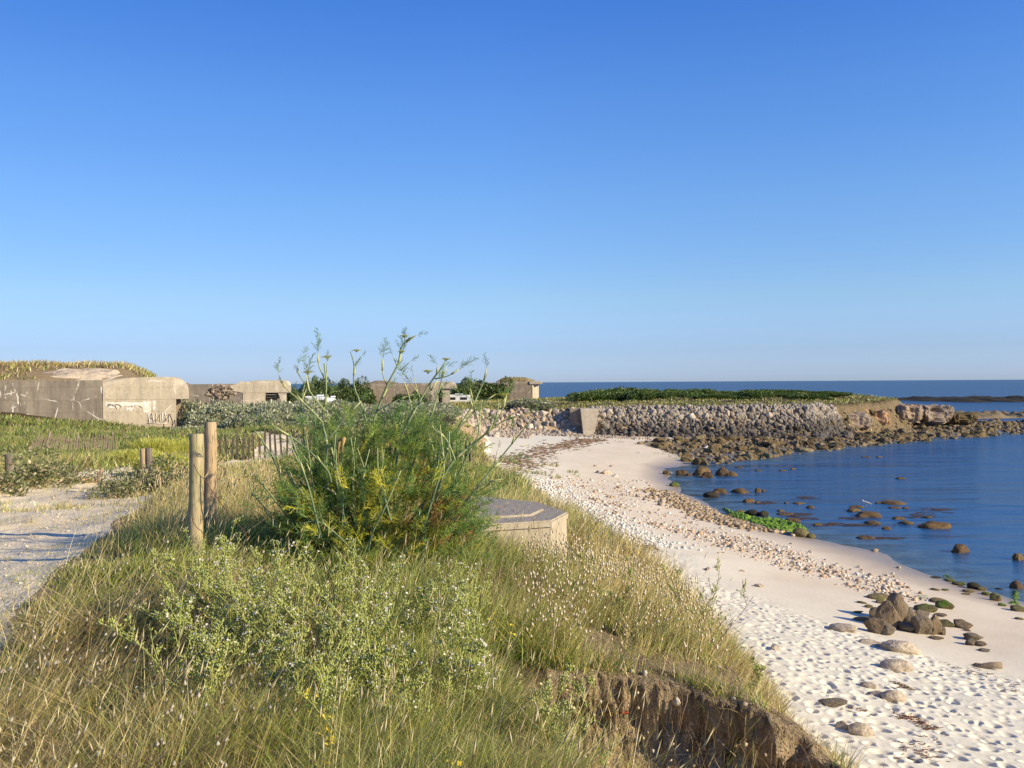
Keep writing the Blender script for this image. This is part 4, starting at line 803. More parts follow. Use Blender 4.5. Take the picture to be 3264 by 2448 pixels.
# fourth bunker
p0 = at_d(*s2(1150, 826), 198); Bk = empty('bunker', (p0.x, 198, 3.6), 0, label='farthest bunker with a flat straw-coloured turf cap standing against the sea', cat='bunker', group='old coastal bunkers')
k_ = .0972; zt = 8.1-3.6
bm = bmesh.new(); extr(bm, [(-110*k_, -1), (-.02, -1), (-.02, zt-.1), (-110*k_, zt-.15)], .05, 15, .3, 3); bm_obj('wall', bm, M['concrete_brown'], Bk)
bm = bmesh.new(); a_ = [(0, 0.0), (1.4, 1.6), (1.4, 13), (0, 14)]; lo_ = [bm.verts.new((x, y, -1)) for x, y in a_]; hi_ = [bm.verts.new((x, y, zt-.5)) for x, y in a_]; bm.faces.new(hi_)
for i_ in range(4): bm.faces.new([lo_[i_], lo_[(i_+1) % 4], hi_[(i_+1) % 4], hi_[i_]])
bm_obj('front_wall', bm, M['concrete_pale'], Bk)
bm = bmesh.new(); extr(bm, [(-.6, zt-.5), (2.1, zt-.5), (2.15, zt-.1), (1.7, zt+.12), (-.6, zt+.05)], -.15, 13, .15, zt-.2); bm_obj('roof_hood', bm, M['concrete_pale'], Bk)
mo, VV = mound('roof_turf', -80*k_, .9, .6, 12, .95, (.22, .72), M['soil'], Bk, 9.0); mo.location.z = zt-.08
n = 3500; k = RNG.integers(0, len(VV), n); gzz = VV[k, 2]+zt-.08; kp = gzz > zt-.02
turf('roof_grass', VV[k, 0][kp]+RNG.uniform(-.1, .1, kp.sum()), VV[k, 1][kp], gzz[kp], (.12, .28), .09, .25*np.ones(kp.sum()), Bk)
# low far wing between third and fourth
p0 = at_d(*s2(1030, 828), 215); Bk = empty('low_bunker', (p0.x, 215, 3.6), 0, label='low pale concrete wing with dry turf between the third and the farthest bunker', cat='bunker')
bm = bmesh.new(); extr(bm, [(-6, -1), (6, -1), (6, 4.0), (-6, 4.0)], 0, 8, .2, 3); bm_obj('wall', bm, M['concrete_brown'], Bk)
mound('roof_turf', -4, 2, .5, 7, .5, (.3, .6), M['soil'], Bk, 3.0)[0].location.z = 3.98

# ------------------------------------------------------------------ concrete block on the dune edge
BP_ = [(-1.05,13.4),(-.42,12.5),(.52,12.85),(.78,13.65),(.38,14.8),(-.5,15.5),(-1.15,14.8)]
blk = empty('concrete_block', (0, 13.6, 4.6), 0, label='old grey concrete block with many-sided stepped top at the dune edge', cat='concrete block')
def prism(bm, pts, z0, z1, bev=0):
    lo_ = [bm.verts.new((x, y-13.6, z0-4.6)) for x, y in pts]; hi_ = [bm.verts.new((x, y-13.6, z1-4.6)) for x, y in pts]; n = len(pts); f = [bm.faces.new(hi_)]
    for i in range(n): f.append(bm.faces.new([lo_[i], lo_[(i+1) % n], hi_[(i+1) % n], hi_[i]]))
    if bev: bmesh.ops.bevel(bm, geom=[e for e in bm.edges if all(v in hi_ for v in e.verts)], offset=bev, segments=2, affect='EDGES')
cx, cy = -.1, 13.9
bm = bmesh.new(); prism(bm, BP_, 4.4, 6.03, .0); bm_obj('body', bm, M['block'], blk)
bm = bmesh.new(); prism(bm, [(cx+(x-cx)*1.025, cy+(y-cy)*1.025) for x, y in BP_], 6.031, 6.12, .02); bm_obj('slab', bm, M['block'], blk)
bm = bmesh.new(); prism(bm, [(cx-.1+(x-cx)*.74, cy+.10+(y-cy)*.74) for x, y in BP_], 6.121, 6.150, .012); bm_obj('cover', bm, M['block'], blk)
# buttress in the sea wall
a = at_d(1853, 1304, 118.8); b = at_d(1912, 1304, 118.8); lo = .9
but = empty('concrete_buttress', (a.x, 118.8, lo), 0, label='tan concrete buttress between pale rubble and dark sea wall', cat='buttress')
bm = bmesh.new(); W_ = b.x-a.x; H_ = a.z-lo
vs_ = [(.35, 0, -.5), (W_*.62, 0, -.5), (W_, 1.2, H_), (0, 1.2, H_), (.35, 5, -.5), (W_*.62, 5, -.5), (W_, 5, H_), (0, 5, H_)]; vs_ = [bm.verts.new(v) for v in vs_]
for f in ((0, 1, 2, 3), (4, 7, 6, 5), (0, 3, 7, 4), (1, 5, 6, 2), (3, 2, 6, 7), (0, 4, 5, 1)): bm.faces.new([vs_[i] for i in f])
bm_obj('wall', bm, M['concrete_pale'], but)
bm = bmesh.new(); bx(bm, -1.25, .3, 2.6, 8.8, -.5, H_-.05); bm_obj('return_wall', bm, M['concrete_brown'], but)

# ------------------------------------------------------------------ posts, wires, fences
def post(name, u, v, D, dia, m, label, lean=(0, 0), group=None, nails=True):
    tp = at_d(u, v, D); g = gz(tp.x, D)-.25; H = tp.z-g; r = dia/2
    e = empty(name, (tp.x, D, g), R(0, 3), label=label, cat='post', group=group)
    b = MB(); pts = []; rad = []
    for k in range(9): f = k/8; pts.append((lean[0]*(f-1)*H+.012*math.sin(f*5), lean[1]*(f-1)*H, H*f)); rad.append(r*(1.06-.08*f+.02*math.sin(k*2.1)))
    pts.append((pts[-1][0], pts[-1][1], H+.006)); rad.append(r*.86); b.tube(pts, rad, 18)
    b.build('shaft', m, e)
    if nails:
        q = MB(); q.tube([(-.3*r, -r*1.02, H*.86), (-.3*r, -r*1.35, H*.87), (-.15*r, -r*1.4, H*.84)], .0035, 5); q.tube([(-.5*r, -r*.95, H*.45), (-.5*r, -r*1.3, H*.46), (-.3*r, -r*1.35, H*.43)], .0035, 5); q.build('staple', M['rust'], e)
    return e, tp, H
p1, t1, H1 = post('wooden_post', 622, 1385, 7.2, .110, M['wood_post'], 'thick mossy round post nearest the camera, first of the two tall ones', (.012, 0), 'round wooden posts by the path')
p2, t2, H2 = post('wooden_post', 669, 1347, 8.9, .112, M['wood_post_bare'], 'taller bare wooden post just behind the mossy one', (.015, 0), 'round wooden posts by the path')
post('wooden_post', 475, 1429, 15.6, .115, M['wood_old'], 'short dark post among weeds, front one of the pair beside the path', (0, 0), 'round wooden posts by the path', False)
post('wooden_post', 458, 1431, 16.4, .10, M['wood_post_bare'], 'short thin post half hidden behind the dark one beside the path', (0, 0), 'round wooden posts by the path', False)
post('wooden_post', 30, 1437, 16.5, .125, M['wood_old'], 'short worn post at the left edge among pale weeds', (.03, 0), 'round wooden posts by the path', False)
post('small_stake', 322, 1497, 20.2, .07, M['wood_post_bare'], 'small square-looking stake at the right end of the path step', (0, 0), None, False)
post('small_stake', 314, 1504, 19.6, .05, M['wood_old'], 'thinner dark stake just left of the pale stake at the step', (0, 0), None, False)
def wire(pts, label, r=.0028):
    b = MB(); P = [Vector(p) for p in pts]; Q = []
    for a, c in zip(P[:-1], P[1:]):
        for k in range(5): f = k/5; Q.append(a.lerp(c, f)-Vector((0, 0, .02*math.sin(PI*f))))
    Q.append(P[-1]); b.tube(Q, r, 5); o = b.build('fence_wire', M['rust'], None); return tag(o, label, 'wire', 'rusty wires of the two tall posts')
wire([at_d(618, 1480, 7.12), at_d(650, 1526, 6.9), at_d(780, 1695, 6.6), at_d(800, 1725, 6.5)], 'rusty wire slanting right from the upper staple of the mossy post')
wire([at_d(610, 1650, 7.12), at_d(640, 1690, 7.0), at_d(690, 1745, 6.8), at_d(720, 1790, 6.7)], 'rusty wire slanting right from the lower part of the mossy post')
wire([at_d(664, 1424, 8.8), at_d(652, 1455, 8.78), at_d(651, 1545, 8.7), at_d(650, 1590, 8.6), at_d(643, 1680, 8.5)], 'loose reddish wire hanging down in front of the taller post')
# timber step across the path
a = hit(130, 1538); b = hit(262, 1533); st = MB(); st.tube([(a.x, a.y, a.z+.03), ((a.x+b.x)/2, (a.y+b.y)/2, (a.z+b.z)/2+.035), (b.x+.4, b.y, b.z+.03)], .06, 8)
tag(st.build('path_step', M['wood_post_bare'], None), 'round timber edging step laid across the sandy path', 'step')
def picket_mesh(seed, m, w_=.045, th=.022, H=1.0):
    rs_ = random.Random(seed); bm = bmesh.new(); pts = [(-w_/2*rs_.uniform(.7, 1.1), 0), (w_/2*rs_.uniform(.8, 1.1), 0), (w_/2*rs_.uniform(.8, 1.1), H-.09), (rs_.uniform(-.006, .006), H), (-w_/2, H-.1)]
    bo = rs_.uniform(-.03, .03); P2 = []
    for x, z in pts: P2.append((x+bo*math.sin(z*2.6), z))
    extr(bm, P2, -th/2, th/2); me = bpy.data.meshes.new('picket'); bmesh.ops.recalc_face_normals(bm, faces=bm.faces); bm.to_mesh(me); bm.free(); me.materials.append(m); return me
def paling(line, space, H, wd, m, label, leanf, posts=(), wires=(.25, .8)):
    P = [Vector((x, y, 0)) for x, y in line]; L = [(b-a).length for a, b in zip(P[:-1], P[1:])]; tot = sum(L); n = int(tot/space); a0 = P[0]
    e = empty('picket_fence', (a0.x, a0.y, gz(a0.x, a0.y)), 0, label=label, cat='fence'); tm = [picket_mesh(k, m, wd, .025, 1.0) for k in range(6)]; tops = []; org = e.location.copy()
    zz_ = []
    for i in range(n):
        t_ = i*space; k = 0
        while t_ > L[k] and k < len(L)-1: t_ -= L[k]; k += 1
        q = P[k].lerp(P[k+1], t_/L[k]); zz_.append((q, (P[k+1]-P[k]).normalized()))
    hz = gzs([q.x for q, _ in zz_], [q.y for q, _ in zz_])
    for i, ((q, d), z_) in enumerate(zip(zz_, hz)):
        o = bpy.data.objects.new('picket', tm[i % 6]); COL.objects.link(o); o.parent = e; h = H*R(.9, 1.1); ln = leanf(i/n)+R(-.05, .05)
        o.location = (q.x-org.x, q.y-org.y, z_-org.z-.08); o.scale = (1, 1, h); o.rotation_euler = (R(-.04, .04), ln, math.atan2(d.y, d.x)); tops.append((q, z_, ln, h))
    for wz in wires:
        b = MB(); b.tube([(q.x-org.x+math.sin(l)*h*wz, q.y-org.y-.02, z_-org.z-.08+math.cos(l)*h*wz+.01*math.sin(i*1.7)) for i, (q, z_, l, h) in enumerate(tops)], .005, 4); b.build('wire', M['rust'], e)
    for f in posts:
        q, z_, l, h = tops[int(f*(n-1))]; b = MB(); b.tube([(q.x-org.x, q.y-org.y+.06, z_-org.z-.2), (q.x-org.x+math.sin(l)*h*1.02, q.y-org.y+.06, z_-org.z+h*1.05*math.cos(l))], .045, 8); b.build('post', m, e)
    return e
paling([(-11.4,34.2),(-7,34.4),(-3.6,34),(-1.2,32.4)], .20, 1.08, .075, M['wood_picket'], 'dark pointed picket fence running behind the fennel to the dune edge', lambda f: .02*math.sin(f*20), (.0, .5, .98))
paling([(-19.4,37.6),(-17.6,38.2),(-16.1,38.6)], .095, .86, .045, M['wood_picket_pale'], 'old grey-tan slatted fence sagging in the green hollow left of the path', lambda f: .75*max(0, .55-f)+.05, (.18, .55, .97))

# ------------------------------------------------------------------ camper vans behind the shrubs
def van(u, v, D, L, H, label, rz=0):
    tp = at_d(u, v, D); e = empty('camper_van', (tp.x, D, tp.z-H), rz, label=label, cat='camper van', group='white campers parked behind the dunes')
    bm = bmesh.new(); extr(bm, [(-L/2, .35), (L/2, .35), (L/2, 1.0), (L/2-.5, 1.25), (L/2-.9, H-.5), (L/2-1.2, H-.12), (-L/2+.1, H), (-L/2, H-.15)], -1.05, 1.05, .08, .3); bm_obj('body', bm, M['white'], e, False)
    bm = bmesh.new(); bx(bm, -L*.3, -L*.08, -1.075, -1.055, H-.95, H-.5); bm_obj('window', bm, M['glass'], e)
    bm = bmesh.new(); bx(bm, L*.05, L*.25, -1.075, -1.055, H-.95, H-.5); bm_obj('window', bm, M['glass'], e)
    bm = bmesh.new(); bx(bm, -L*.1, L*.12, -.4, .4, H-.02, H+.16, .03); bm_obj('roof_hatch', bm, M['white'], e)
    for sx in (-.33, .33):
        for sy in (-1, 1): b = MB(); b.tube([(L*sx, sy*.95, .35), (L*sx, sy*1.08, .35)], .34, 16); b.build('wheel', M['rubber'], e)
van(1020, 1262, 122, 3.6, 2.35, 'white camper behind grey shrubs, left of the third bunker'); van(1060, 1266, 124, 2.8, 2.1, 'smaller white camper roof right of the first camper', .3)
van(1462, 1257, 168, 6.2, 2.4, 'distant white camper roof beside the third bunker hood')

# ------------------------------------------------------------------ gulls
def gull(loc, s, rz, label):
    e = empty('gull', loc, rz, label=label, cat='gull', group='white gulls in the cove')
    b = MB(); b.tube([(-.22, 0, .13), (-.12, 0, .15), (0, 0, .16), (.10, 0, .18), (.15, 0, .23), (.19, 0, .27), (.235, 0, .265)], [.012, .05, .075, .06, .035, .036, .012], 10, (.82, .82, .80)); b.build('body', M['plain'], e)
    b = MB(); b.tube([(-.30, .03, .14), (-.1, .055, .18), (.08, .05, .18)], [.008, .035, .02], 6, (.45, .46, .48)); b.tube([(-.30, -.03, .14), (-.1, -.055, .18), (.08, -.05, .18)], [.008, .035, .02], 6, (.45, .46, .48)); b.build('wings', M['plain'], e)
    b = MB(); b.tube([(.225, 0, .265), (.29, 0, .255)], [.009, .004], 5, (.75, .5, .08)); b.build('beak', M['plain'], e)
    b = MB(); [b.tube([(0, y, .11), (.005, y, 0), (.03, y, 0)], .005, 4, (.6, .45, .3)) for y in (-.025, .025)]; b.build('legs', M['plain'], e); e.scale = (s,)*3
p = at_z(2050+1320*.549, 1400+418*.549, .05); gull((p.x, p.y+.7, .24), 1.35, PI-1.0, 'white gull standing on the broad flat rock in the cove')
p = at_z(2050+365*.549, 1400+66*.549, .4); gull((p.x, p.y, p.z+.15), 1.3, .6, 'small white gull among the brown reef rocks')
# driftwood
p = hit(2500+1665/2.56, 1800+850/2.56); D = p.y; b = MB(); L = 220/2.56*.3137*D/FPX
b.tube([(-L*.48, .10, .02), (-L*.2, .04, .06), (L*.1, 0, .085), (L*.45, -.06, .10)], [.035, .055, .075, .082], 12, (1, 1, 1)); b.tube([(-L*.5, .22, .0), (-L*.3, .2, .05), (-L*.05, .12, .06)], [.02, .04, .02], 8)
o = b.build('driftwood', M['driftwood'], None); o.location = p; tag(o, 'sawn driftwood log lying on smooth sand at the right', 'driftwood')

# ------------------------------------------------------------------ shrubs
def shrub_mesh(name, seed, n, q, pal, flat=1.0, lobes=9, m='leaf', elong=1.6):
    g = np.random.default_rng(seed); c = g.normal(0, .42, (lobes, 3)); c[:, 2] = np.abs(c[:, 2])*.5+.25; r = g.uniform(.28, .55, lobes)
    k = g.integers(0, lobes, n); d = g.normal(0, 1, (n, 3)); d /= np.linalg.norm(d, axis=1)[:, None]; rad = r[k]*(.55+.5*g.random(n)**.5); P = c[k]+d*rad[:, None]
    P[:, 2] = np.abs(P[:, 2])*flat; lum = g.uniform(.75, 1.25, n); clump = .8+.4*g.random(lobes)[k]
    a = g.normal(0, 1, (n, 3)); a[:, 2] += .8; a = a+d*.8; a /= np.linalg.norm(a, axis=1)[:, None]; b_ = np.cross(a, g.normal(0, 1, (n, 3))); b_ /= np.linalg.norm(b_, axis=1)[:, None]
    s = q*g.uniform(.6, 1.3, n)[:, None]; A = a*s*elong; B = b_*s*.45
    V = np.stack([P-A*.2, P+A*.4+B, P+A, P+A*.4-B], 1).reshape(-1, 3); Q = np.arange(4*n).reshape(-1, 4); pal = np.array(pal); C = np.repeat(pal[g.integers(0, len(pal), n)]*(lum*clump)[:, None], 4, 0)
    o = from_arrays(name, V, [Q], M[m], None, C, False); me = o.data; bpy.data.objects.remove(o); return me
SALT = [(.29,.31,.18),(.37,.38,.23),(.21,.24,.13),(.45,.44,.29)]
DARK = [(.075,.13,.025),(.11,.17,.035),(.055,.095,.02),(.16,.22,.045)]
IVY = [(.065,.11,.022),(.10,.155,.03),(.045,.075,.018),(.14,.17,.05)]
salt = [shrub_mesh('saltbush', 10+k, 5200, .075, SALT) for k in range(5)]
darks = [shrub_mesh('scrub', 30+k, 4200, .07, DARK, .8, 12) for k in range(4)]
ivy = [shrub_mesh('ivy', 50+k, 5000, .06, IVY, 1.0, 10) for k in range(3)]
weedb = [shrub_mesh('weed', 60+k, 2200, .06, [(.20,.22,.08),(.30,.28,.14),(.36,.30,.18),(.13,.16,.05)], 1.0, 7) for k in range(3)]
def plant(name, me, x, y, w_, h, z=None, **k):
    return put(name, me, (x, y, (gz(x, y) if z is None else z)-.05), (w_, w_, h), (0, 0, R(0, 6)), **k)
rs = random.Random(21); cnt = 0; spots = []
for _ in range(4000):
    x = rs.uniform(-30, 9); y = rs.uniform(62, 120)
    u_ = x/y*FPX+512
    if u_ < 199 or u_ > 545: continue
    ymin = np.interp(u_, [172, 300, 330, 430, 545], [63, 66, 80, 96, 104])
    if y < ymin or (y > 112 and u_ < 295): continue
    sd_ = seg_sd(np.array([x]), np.array([y]), EDGE)[0]
    if sd_ < 1.5: continue
    w_ = rs.uniform(1.3, 2.1)
    if any((x-a)**2+(y-b)**2 < (w_*.85)**2 for a, b, c in spots): continue
    spots.append((x, y, w_))
    if len(spots) > 170: break
zsp = gzs([s_[0] for s_ in spots], [s_[1] for s_ in spots])
for k, ((x, y, w_), z_) in enumerate(zip(spots, zsp)):
    top = EYE - (1.6+.006*(y-60)+.45*(y > 92))*(.85+.3*((k*37)%11)/11); h = max(.7, (top-z_)*rs.uniform(.62, 1.0)/1.02)
    if y < np.interp(x/y*FPX+512, [172, 300, 330, 430, 545], [63, 66, 80, 96, 104])+3: h *= .7
    plant('grey_shrub', salt[k % 5], x, y, w_*1.25, h, z_, label='dense grey-green bush in the belt of bushes below the bunkers', cat='shrub', group='grey-green bushes below the bunkers')
p = at_d(*s2(1132, 862), 127); plant('grey_shrub', salt[1], p.x, 127, 3.6, (p.z-gz(p.x, 127))/.95, label='big rounded dark grey-green bush at the top of the pale rubble slope', cat='shrub')
for k, (u_, D, w_, zt) in enumerate([(655,140,3.2,832),(672,142,3,834),(690,150,3.6,829),(705,146,3,832),(648,128,2.6,838),(720,150,4.0,827),(735,150,3.6,826),(756,150,4.2,825),(776,150,3.6,826),(1000,176,3.4,822),(996,172,3,826),(1022,188,4.2,828),(1040,188,4.4,826),(1060,188,4.6,824),(1078,188,4.2,824),(640,120,2.4,842),(868,150,2.2,846),(770,148,2,842),(900,150,2.2,845)]):
    p = at_d(*s2(u_, zt), D); z_ = gz(p.x, D); plant('dark_bush', ivy[k % 3], p.x, D, w_*.78, (p.z-.35-z_)/.95, z_, label='dark green bush growing against the far bunkers', cat='bush', group='dark green bushes between the far bunkers')
p = at_d(*s2(683, 823), 150); plant('dark_bush', ivy[0], p.x, 150, 1.4, p.z-gz(p.x, 150), label='small round tree top rising above the bushes left of the third bunker', cat='bush')
rs = random.Random(4); hs_ = []
for k in range(80):
    u_ = rs.uniform(1262, 1820); f = (u_-1262)/640; D = rs.uniform(143, 170) if f < .8 else rs.uniform(152, 163); p = at_d(*s2(u_, 850), D); 
    top = np.interp(u_, [1262, 1300, 1400, 1560, 1700, 1800, 1900], [845, 836, 839, 842, 848, 852, 861])
    top += 3.5*math.sin(u_*.045)+2.5*math.sin(u_*.11+1); tz = at_d(*s2(u_, top), D).z; z_ = gz(p.x, D); h = min(max(.5, (tz-z_)*rs.uniform(.5, 1.1)), 2.6)
    plant('green_scrub', darks[k % 4], p.x, D, rs.uniform(2.2, 3.2), h, z_, label='low dark green scrub bush on the grassy headland above the sea wall', cat='scrub bush', group='green scrub bushes on the headland')
# broom by the first bunker: thin yellow-green strands
def strands(name, loc, w_, h, n, pal, label, cat, q=.012):
    g = RNG; az = g.uniform(0, 2*PI, n); r0 = w_*g.random(n)**.5*.75; x = loc[0]+np.cos(az)*r0; y = loc[1]+np.sin(az)*r0; prof = np.sqrt(np.clip(1-(r0/w_)**2, .1, 1)); z_ = loc[2]+h*prof*g.uniform(.0, .72, n)
    V, Q, T, C = blades(np.stack([x, y, z_], 1), h*g.uniform(.15, .38, n), q*np.ones(n), az+g.normal(0, 1.3, n), g.uniform(.1, .95, n), g.uniform(-.1, .5, n), pick(np.array(pal), n), 3)
    e = from_arrays(name, V, [Q, T], M['leaf'], None, C, False); return tag(e, label, cat)
YG = [(.46,.48,.07),(.60,.58,.10),(.34,.38,.06),(.66,.60,.18)]
for u_, v_, D, w_, h, lab in [(330,940,30,1.15,1.45,'yellow-green broom bush in front of the pale bunker wall'),(380,940,33,1.5,1.35,'yellow-green broom bush right of the biggest broom'),(290,965,26,1.25,1.2,'broom bush spreading over the old slatted fence'),(350,985,22,1.0,.9,'lower yellow-green bush behind the pair of short posts')]:
    p = at_d(*s2(u_, v_), D); z_ = gz(p.x, D); hh = p.z-z_; strands('broom_bush', (p.x, D, z_), w_*.8, max(hh, .5), 6500, YG, lab, 'bush', .016)
# grey-brown weeds along the path
for u_, v_, D, w_, h, lab in [(430,1520,15.2,.55,.45,'grey weed clump around the two short posts'),(400,1545,14.6,.45,.35,'dark weed clump left of the short posts'),(500,1540,14.8,.6,.42,'pale dry weed clump right of the short posts'),(560,1500,17,.7,.5,'pale weed clump beyond the short posts'),(80,1490,17.5,.8,.55,'grey-green weed clump left of the path by the worn post'),(20,1530,15.5,.8,.6,'pale weed clump at the left edge beside the path'),(150,1500,19,.7,.4,'low weed clump at the left end of the step'),(215,1530,18.6,.25,.22,'dark little tuft on the left side of the step')]:
    p = at_d(u_, v_, D); plant('weed_clump', weedb[int(u_) % 3], p.x, D, w_, h, label=lab, cat='weed')

# ------------------------------------------------------------------ grass
def field(n, r0, r1, a0, a1, seed=0):
    r = np.exp(RNG.uniform(math.log(r0), math.log(r1), n)); a = np.radians(RNG.uniform(a0, a1, n)); x = r*np.sin(a); y = r*np.cos(a)
    z, m, sd = heights(x, y); return x, y, z, m, sd, r
def green_of(x, y):
    g = clumpy(x, y, .8, 111)*.6+clumpy(x, y, 3.1, 113)*.3
    cen = np.exp(-((x+.25)/1.1)**2)*(1-sstep(6.5, 9, y)); g = g+.38*cen
    dry = sstep(.1, .7, x)*sstep(4.9, 7, y) + sstep(8, 10, y)*(1-sstep(16, 24, y))*.9
    g = g+.24; g = g-.50*np.clip(dry, 0, 1)
    bank = sstep(24, 34, y)*(1-sstep(-15, -11, x)); g = g*(1-bank)+.97*bank
    hl = sstep(96, 110, y); g = g*(1-hl)+(.5+.35*clumpy(x, y, .15, 119))*hl
    mid = sstep(36, 44, y)*(1-hl)*sstep(-14, -10, x); g = g*(1-mid)+(.35+.4*clumpy(x, y, .25, 117))*mid
    return np.clip(g, .03, .99)
def keep_of(x, y, m, sd):
    d = np.ones(len(x)); pd2 = path_d(x, y)
    pat = np.zeros(len(x))
    for cx_, cy_, rx_, ry_ in ((-5.0, 10.6, .9, .45), (-6.4, 12.6, 1.1, .5), (-5.6, 14.4, .8, .35), (-4.1, 8.6, .5, .5), (-4.9, 6.6, .35, .3), (-7.4, 16.6, .6, .3)): pat = np.maximum(pat, np.exp(-(((x-cx_)/rx_)**2+((y-cy_)/ry_)**2)))
    onp = pd2 < 0; med = sstep(.58, .75, clumpy(x, y, .55, 121))*.22*sstep(-1.0, -.35, pd2)+.012+.30*sstep(-.5, -.02, pd2)*clumpy(x, y, 2.2, 129)+.9*pat*(clumpy(x, y, 3.0, 125) > .4)
    d = np.where(onp, med, np.clip(.35+pd2*1.8, 0, 1)); d = d*np.where((y < 9) & ~onp, np.clip(-.12+1.65*clumpy(x, y, 3.4, 127), .04, 1), 1); d = np.where(track_d(x, y) < .05, .0, d)
    g = gully(x, y)*(y < 8)*(y > -1); d = np.where((g > .03), np.clip(.0+.12*(g < .2)+.18*(clumpy(x, y, 1.6, 131) > .72), 0, 1), d)
    ledge = (x > .35) & (x < 2.6) & (y > 5.4) & (y < 6.6); d = np.where(ledge & (g <= .05), d*sstep(.25, .62, clumpy(x, y, 1.8, 133))*.9, d)
    lim = .22 + .2*fbm(x*.6, y*.6, 135)+.42*(y < 8)-.14*(y > 45); d = np.where(m < lim, 0, d); rough = (m < .98); d = np.where(rough, d*.75, d)
    wall = (x > -8.5) & (x < 46) & (y > 100) & (sd < .25); d = np.where(wall, 0, d)
    d = np.where((x < -28) & (y > 79.8) & (y < 96), 0, d); d = np.where(((x+.1)/.95)**2+((y-13.9)/1.5)**2 < 1.05, 0, d); d = np.where((((x-.5)/.8)**2+((y-12.3)/1.0)**2 < 1), d*.45, d); return d
def lay(name, n, r0, r1, a0, a1, Lf, Wf, label, **kw):
    x, y, z, m, sd, r = field(n, r0, r1, a0, a1); k = RNG.random(n) < keep_of(x, y, m, sd); x, y, z, m, r = x[k], y[k], z[k], m[k], r[k]; g = green_of(x, y)
    L = Lf(x, y, r); print(name, len(x)); return turf(name, x, y, z, L, Wf(r), g, label=label, **kw)
def near_L(x, y, r):
    L = .10+.13*clumpy(x, y, 1.3, 141)+.09*clumpy(x, y, 4.2, 143); L = L+.15*np.exp(-((x+.6)/.8)**2)*(1-sstep(7, 9, y)); L = L+.10*sstep(7.0, 8.5, y)*(path_d(x, y) > .4)-.05*sstep(.1, .6, x)*(y > 5.5)*(y < 12)
    return L*np.clip(.25+path_d(x, y)*1.1, .2, 1)
lay('near_grass', 330000, 2.3, 8.2, -36, 33, near_L, lambda r: .0026+.0004*r, 'mixed green and dry grass of the dune top in the foreground', wind=.4)
lay('dune_grass', 130000, 8.2, 30, -36, 16, lambda x, y, r: (near_L(x, y, r)+.08*(r > 12))*1.05, lambda r: .0045+.0009*(r-8), 'dry straw-coloured grass around posts, path and concrete block', wind=.4)
lay('meadow_grass', 110000, 30, 82, -36, 4, lambda x, y, r: .30+.18*clumpy(x, y, .4, 151), lambda r: .022+.0011*(r-30), 'green grass of the bank and hollow below the bunkers', lush=True)
lay('headland_grass', 90000, 96, 190, -22, 26, lambda x, y, r: .24+.16*clumpy(x, y, .2, 153), lambda r: .07+.0006*(r-100), 'pale green grass along the top of the headland', lush=False)
x, y, z, m, sd, r = field(26000, 2.4, 7.5, -34, 14); k = (RNG.random(len(x)) < keep_of(x, y, m, sd)) & (path_d(x, y) > .25); x, y, z = x[k], y[k], z[k]; n = len(x)
turf('arching_grass', x, y, z, RNG.uniform(.28, .52, n), RNG.uniform(.003, .0055, n), np.where(x > -1.5, .78, .45), label='long arching grass blades leaning to the right in the foreground', lean=(.35, .8), wind=.85)
x, y, z, m, sd, r = field(90000, 2.4, 7.0, -34, 16); k = (RNG.random(len(x)) < keep_of(x, y, m, sd)) & (clumpy(x, y, 1.1, 171) > .60); x, y, z = x[k], y[k], z[k]+RNG.uniform(.02, .16, k.sum()); n = len(x)
V, Q, T, C = blades(np.stack([x, y, z], 1), RNG.uniform(.08, .24, n), .0035*np.ones(n), RNG.uniform(0, 2*PI, n), RNG.uniform(.8, 1.25, n), RNG.uniform(-.3, .4, n), np.where((RNG.random(n) < .35)[:, None], pick(BROWN, n)*1.3, pick(STRAW, n)), 3)
o = from_arrays('dead_thatch', V, [Q, T], M['straw'], None, C); tag(o, 'flattened dead straw and brown thatch in the foreground grass', None, None, 'stuff')
# dry stalks and seed heads
def heads(name, n, area, L, hd, colh, label, gsel=None, head_w=.006):
    x, y, z, m, sd, r = field(n*6, *area); ok = (RNG.random(len(x)) < keep_of(x, y, m, sd)) & (path_d(x, y) > .1)
    if gsel is not None: ok &= gsel(x, y)
    x, y, z = x[ok][:n], y[ok][:n], z[ok][:n]; n = len(x); b = MB(); oc = np.array([(0, 0, -1), (1, 0, 0), (0, 1, 0), (-1, 0, 0), (0, -1, 0), (0, 0, 1)], float); ot = np.array([(0, 2, 1), (0, 3, 2), (0, 4, 3), (0, 1, 4), (5, 1, 2), (5, 2, 3), (5, 3, 4), (5, 4, 1)])
    Ls = RNG.uniform(*L, n); az = RNG.normal(.2, 1.0, n); le = RNG.uniform(.05, .45, n); cu = RNG.uniform(0, .35, n); col = pick(STRAW, n)*.9
    V, Q, T, C = blades(np.stack([x, y, z], 1), Ls, .0035*np.ones(n), az, le, cu, col, 3); tip = V.reshape(n, -1, 3)[:, -1]; b.add(V, Q, T, C)
    hl = RNG.uniform(*hd, n); dirx = np.stack([np.cos(az)*(le+cu), np.sin(az)*(le+cu), np.sqrt(np.clip(1-(le+cu)**2, .2, 1))], 1); dirx /= np.linalg.norm(dirx, axis=1)[:, None]
    HV = tip[:, None]+oc[None, :, :2]@np.eye(2, 3)[None]*(head_w*RNG.uniform(.8, 1.3, n))[:, None, None]+dirx[:, None]*(oc[None, :, 2:]*hl[:, None, None]); HC = np.repeat(np.array(colh)[None]*RNG.uniform(.75, 1.2, (n, 1)), 6, 0)
    b.add(HV.reshape(-1, 3), None, (ot[None]+np.arange(n)[:, None, None]*6).reshape(-1, 3), HC); return tag(b.build(name, M['straw'], None, False), label, None, None, 'stuff')
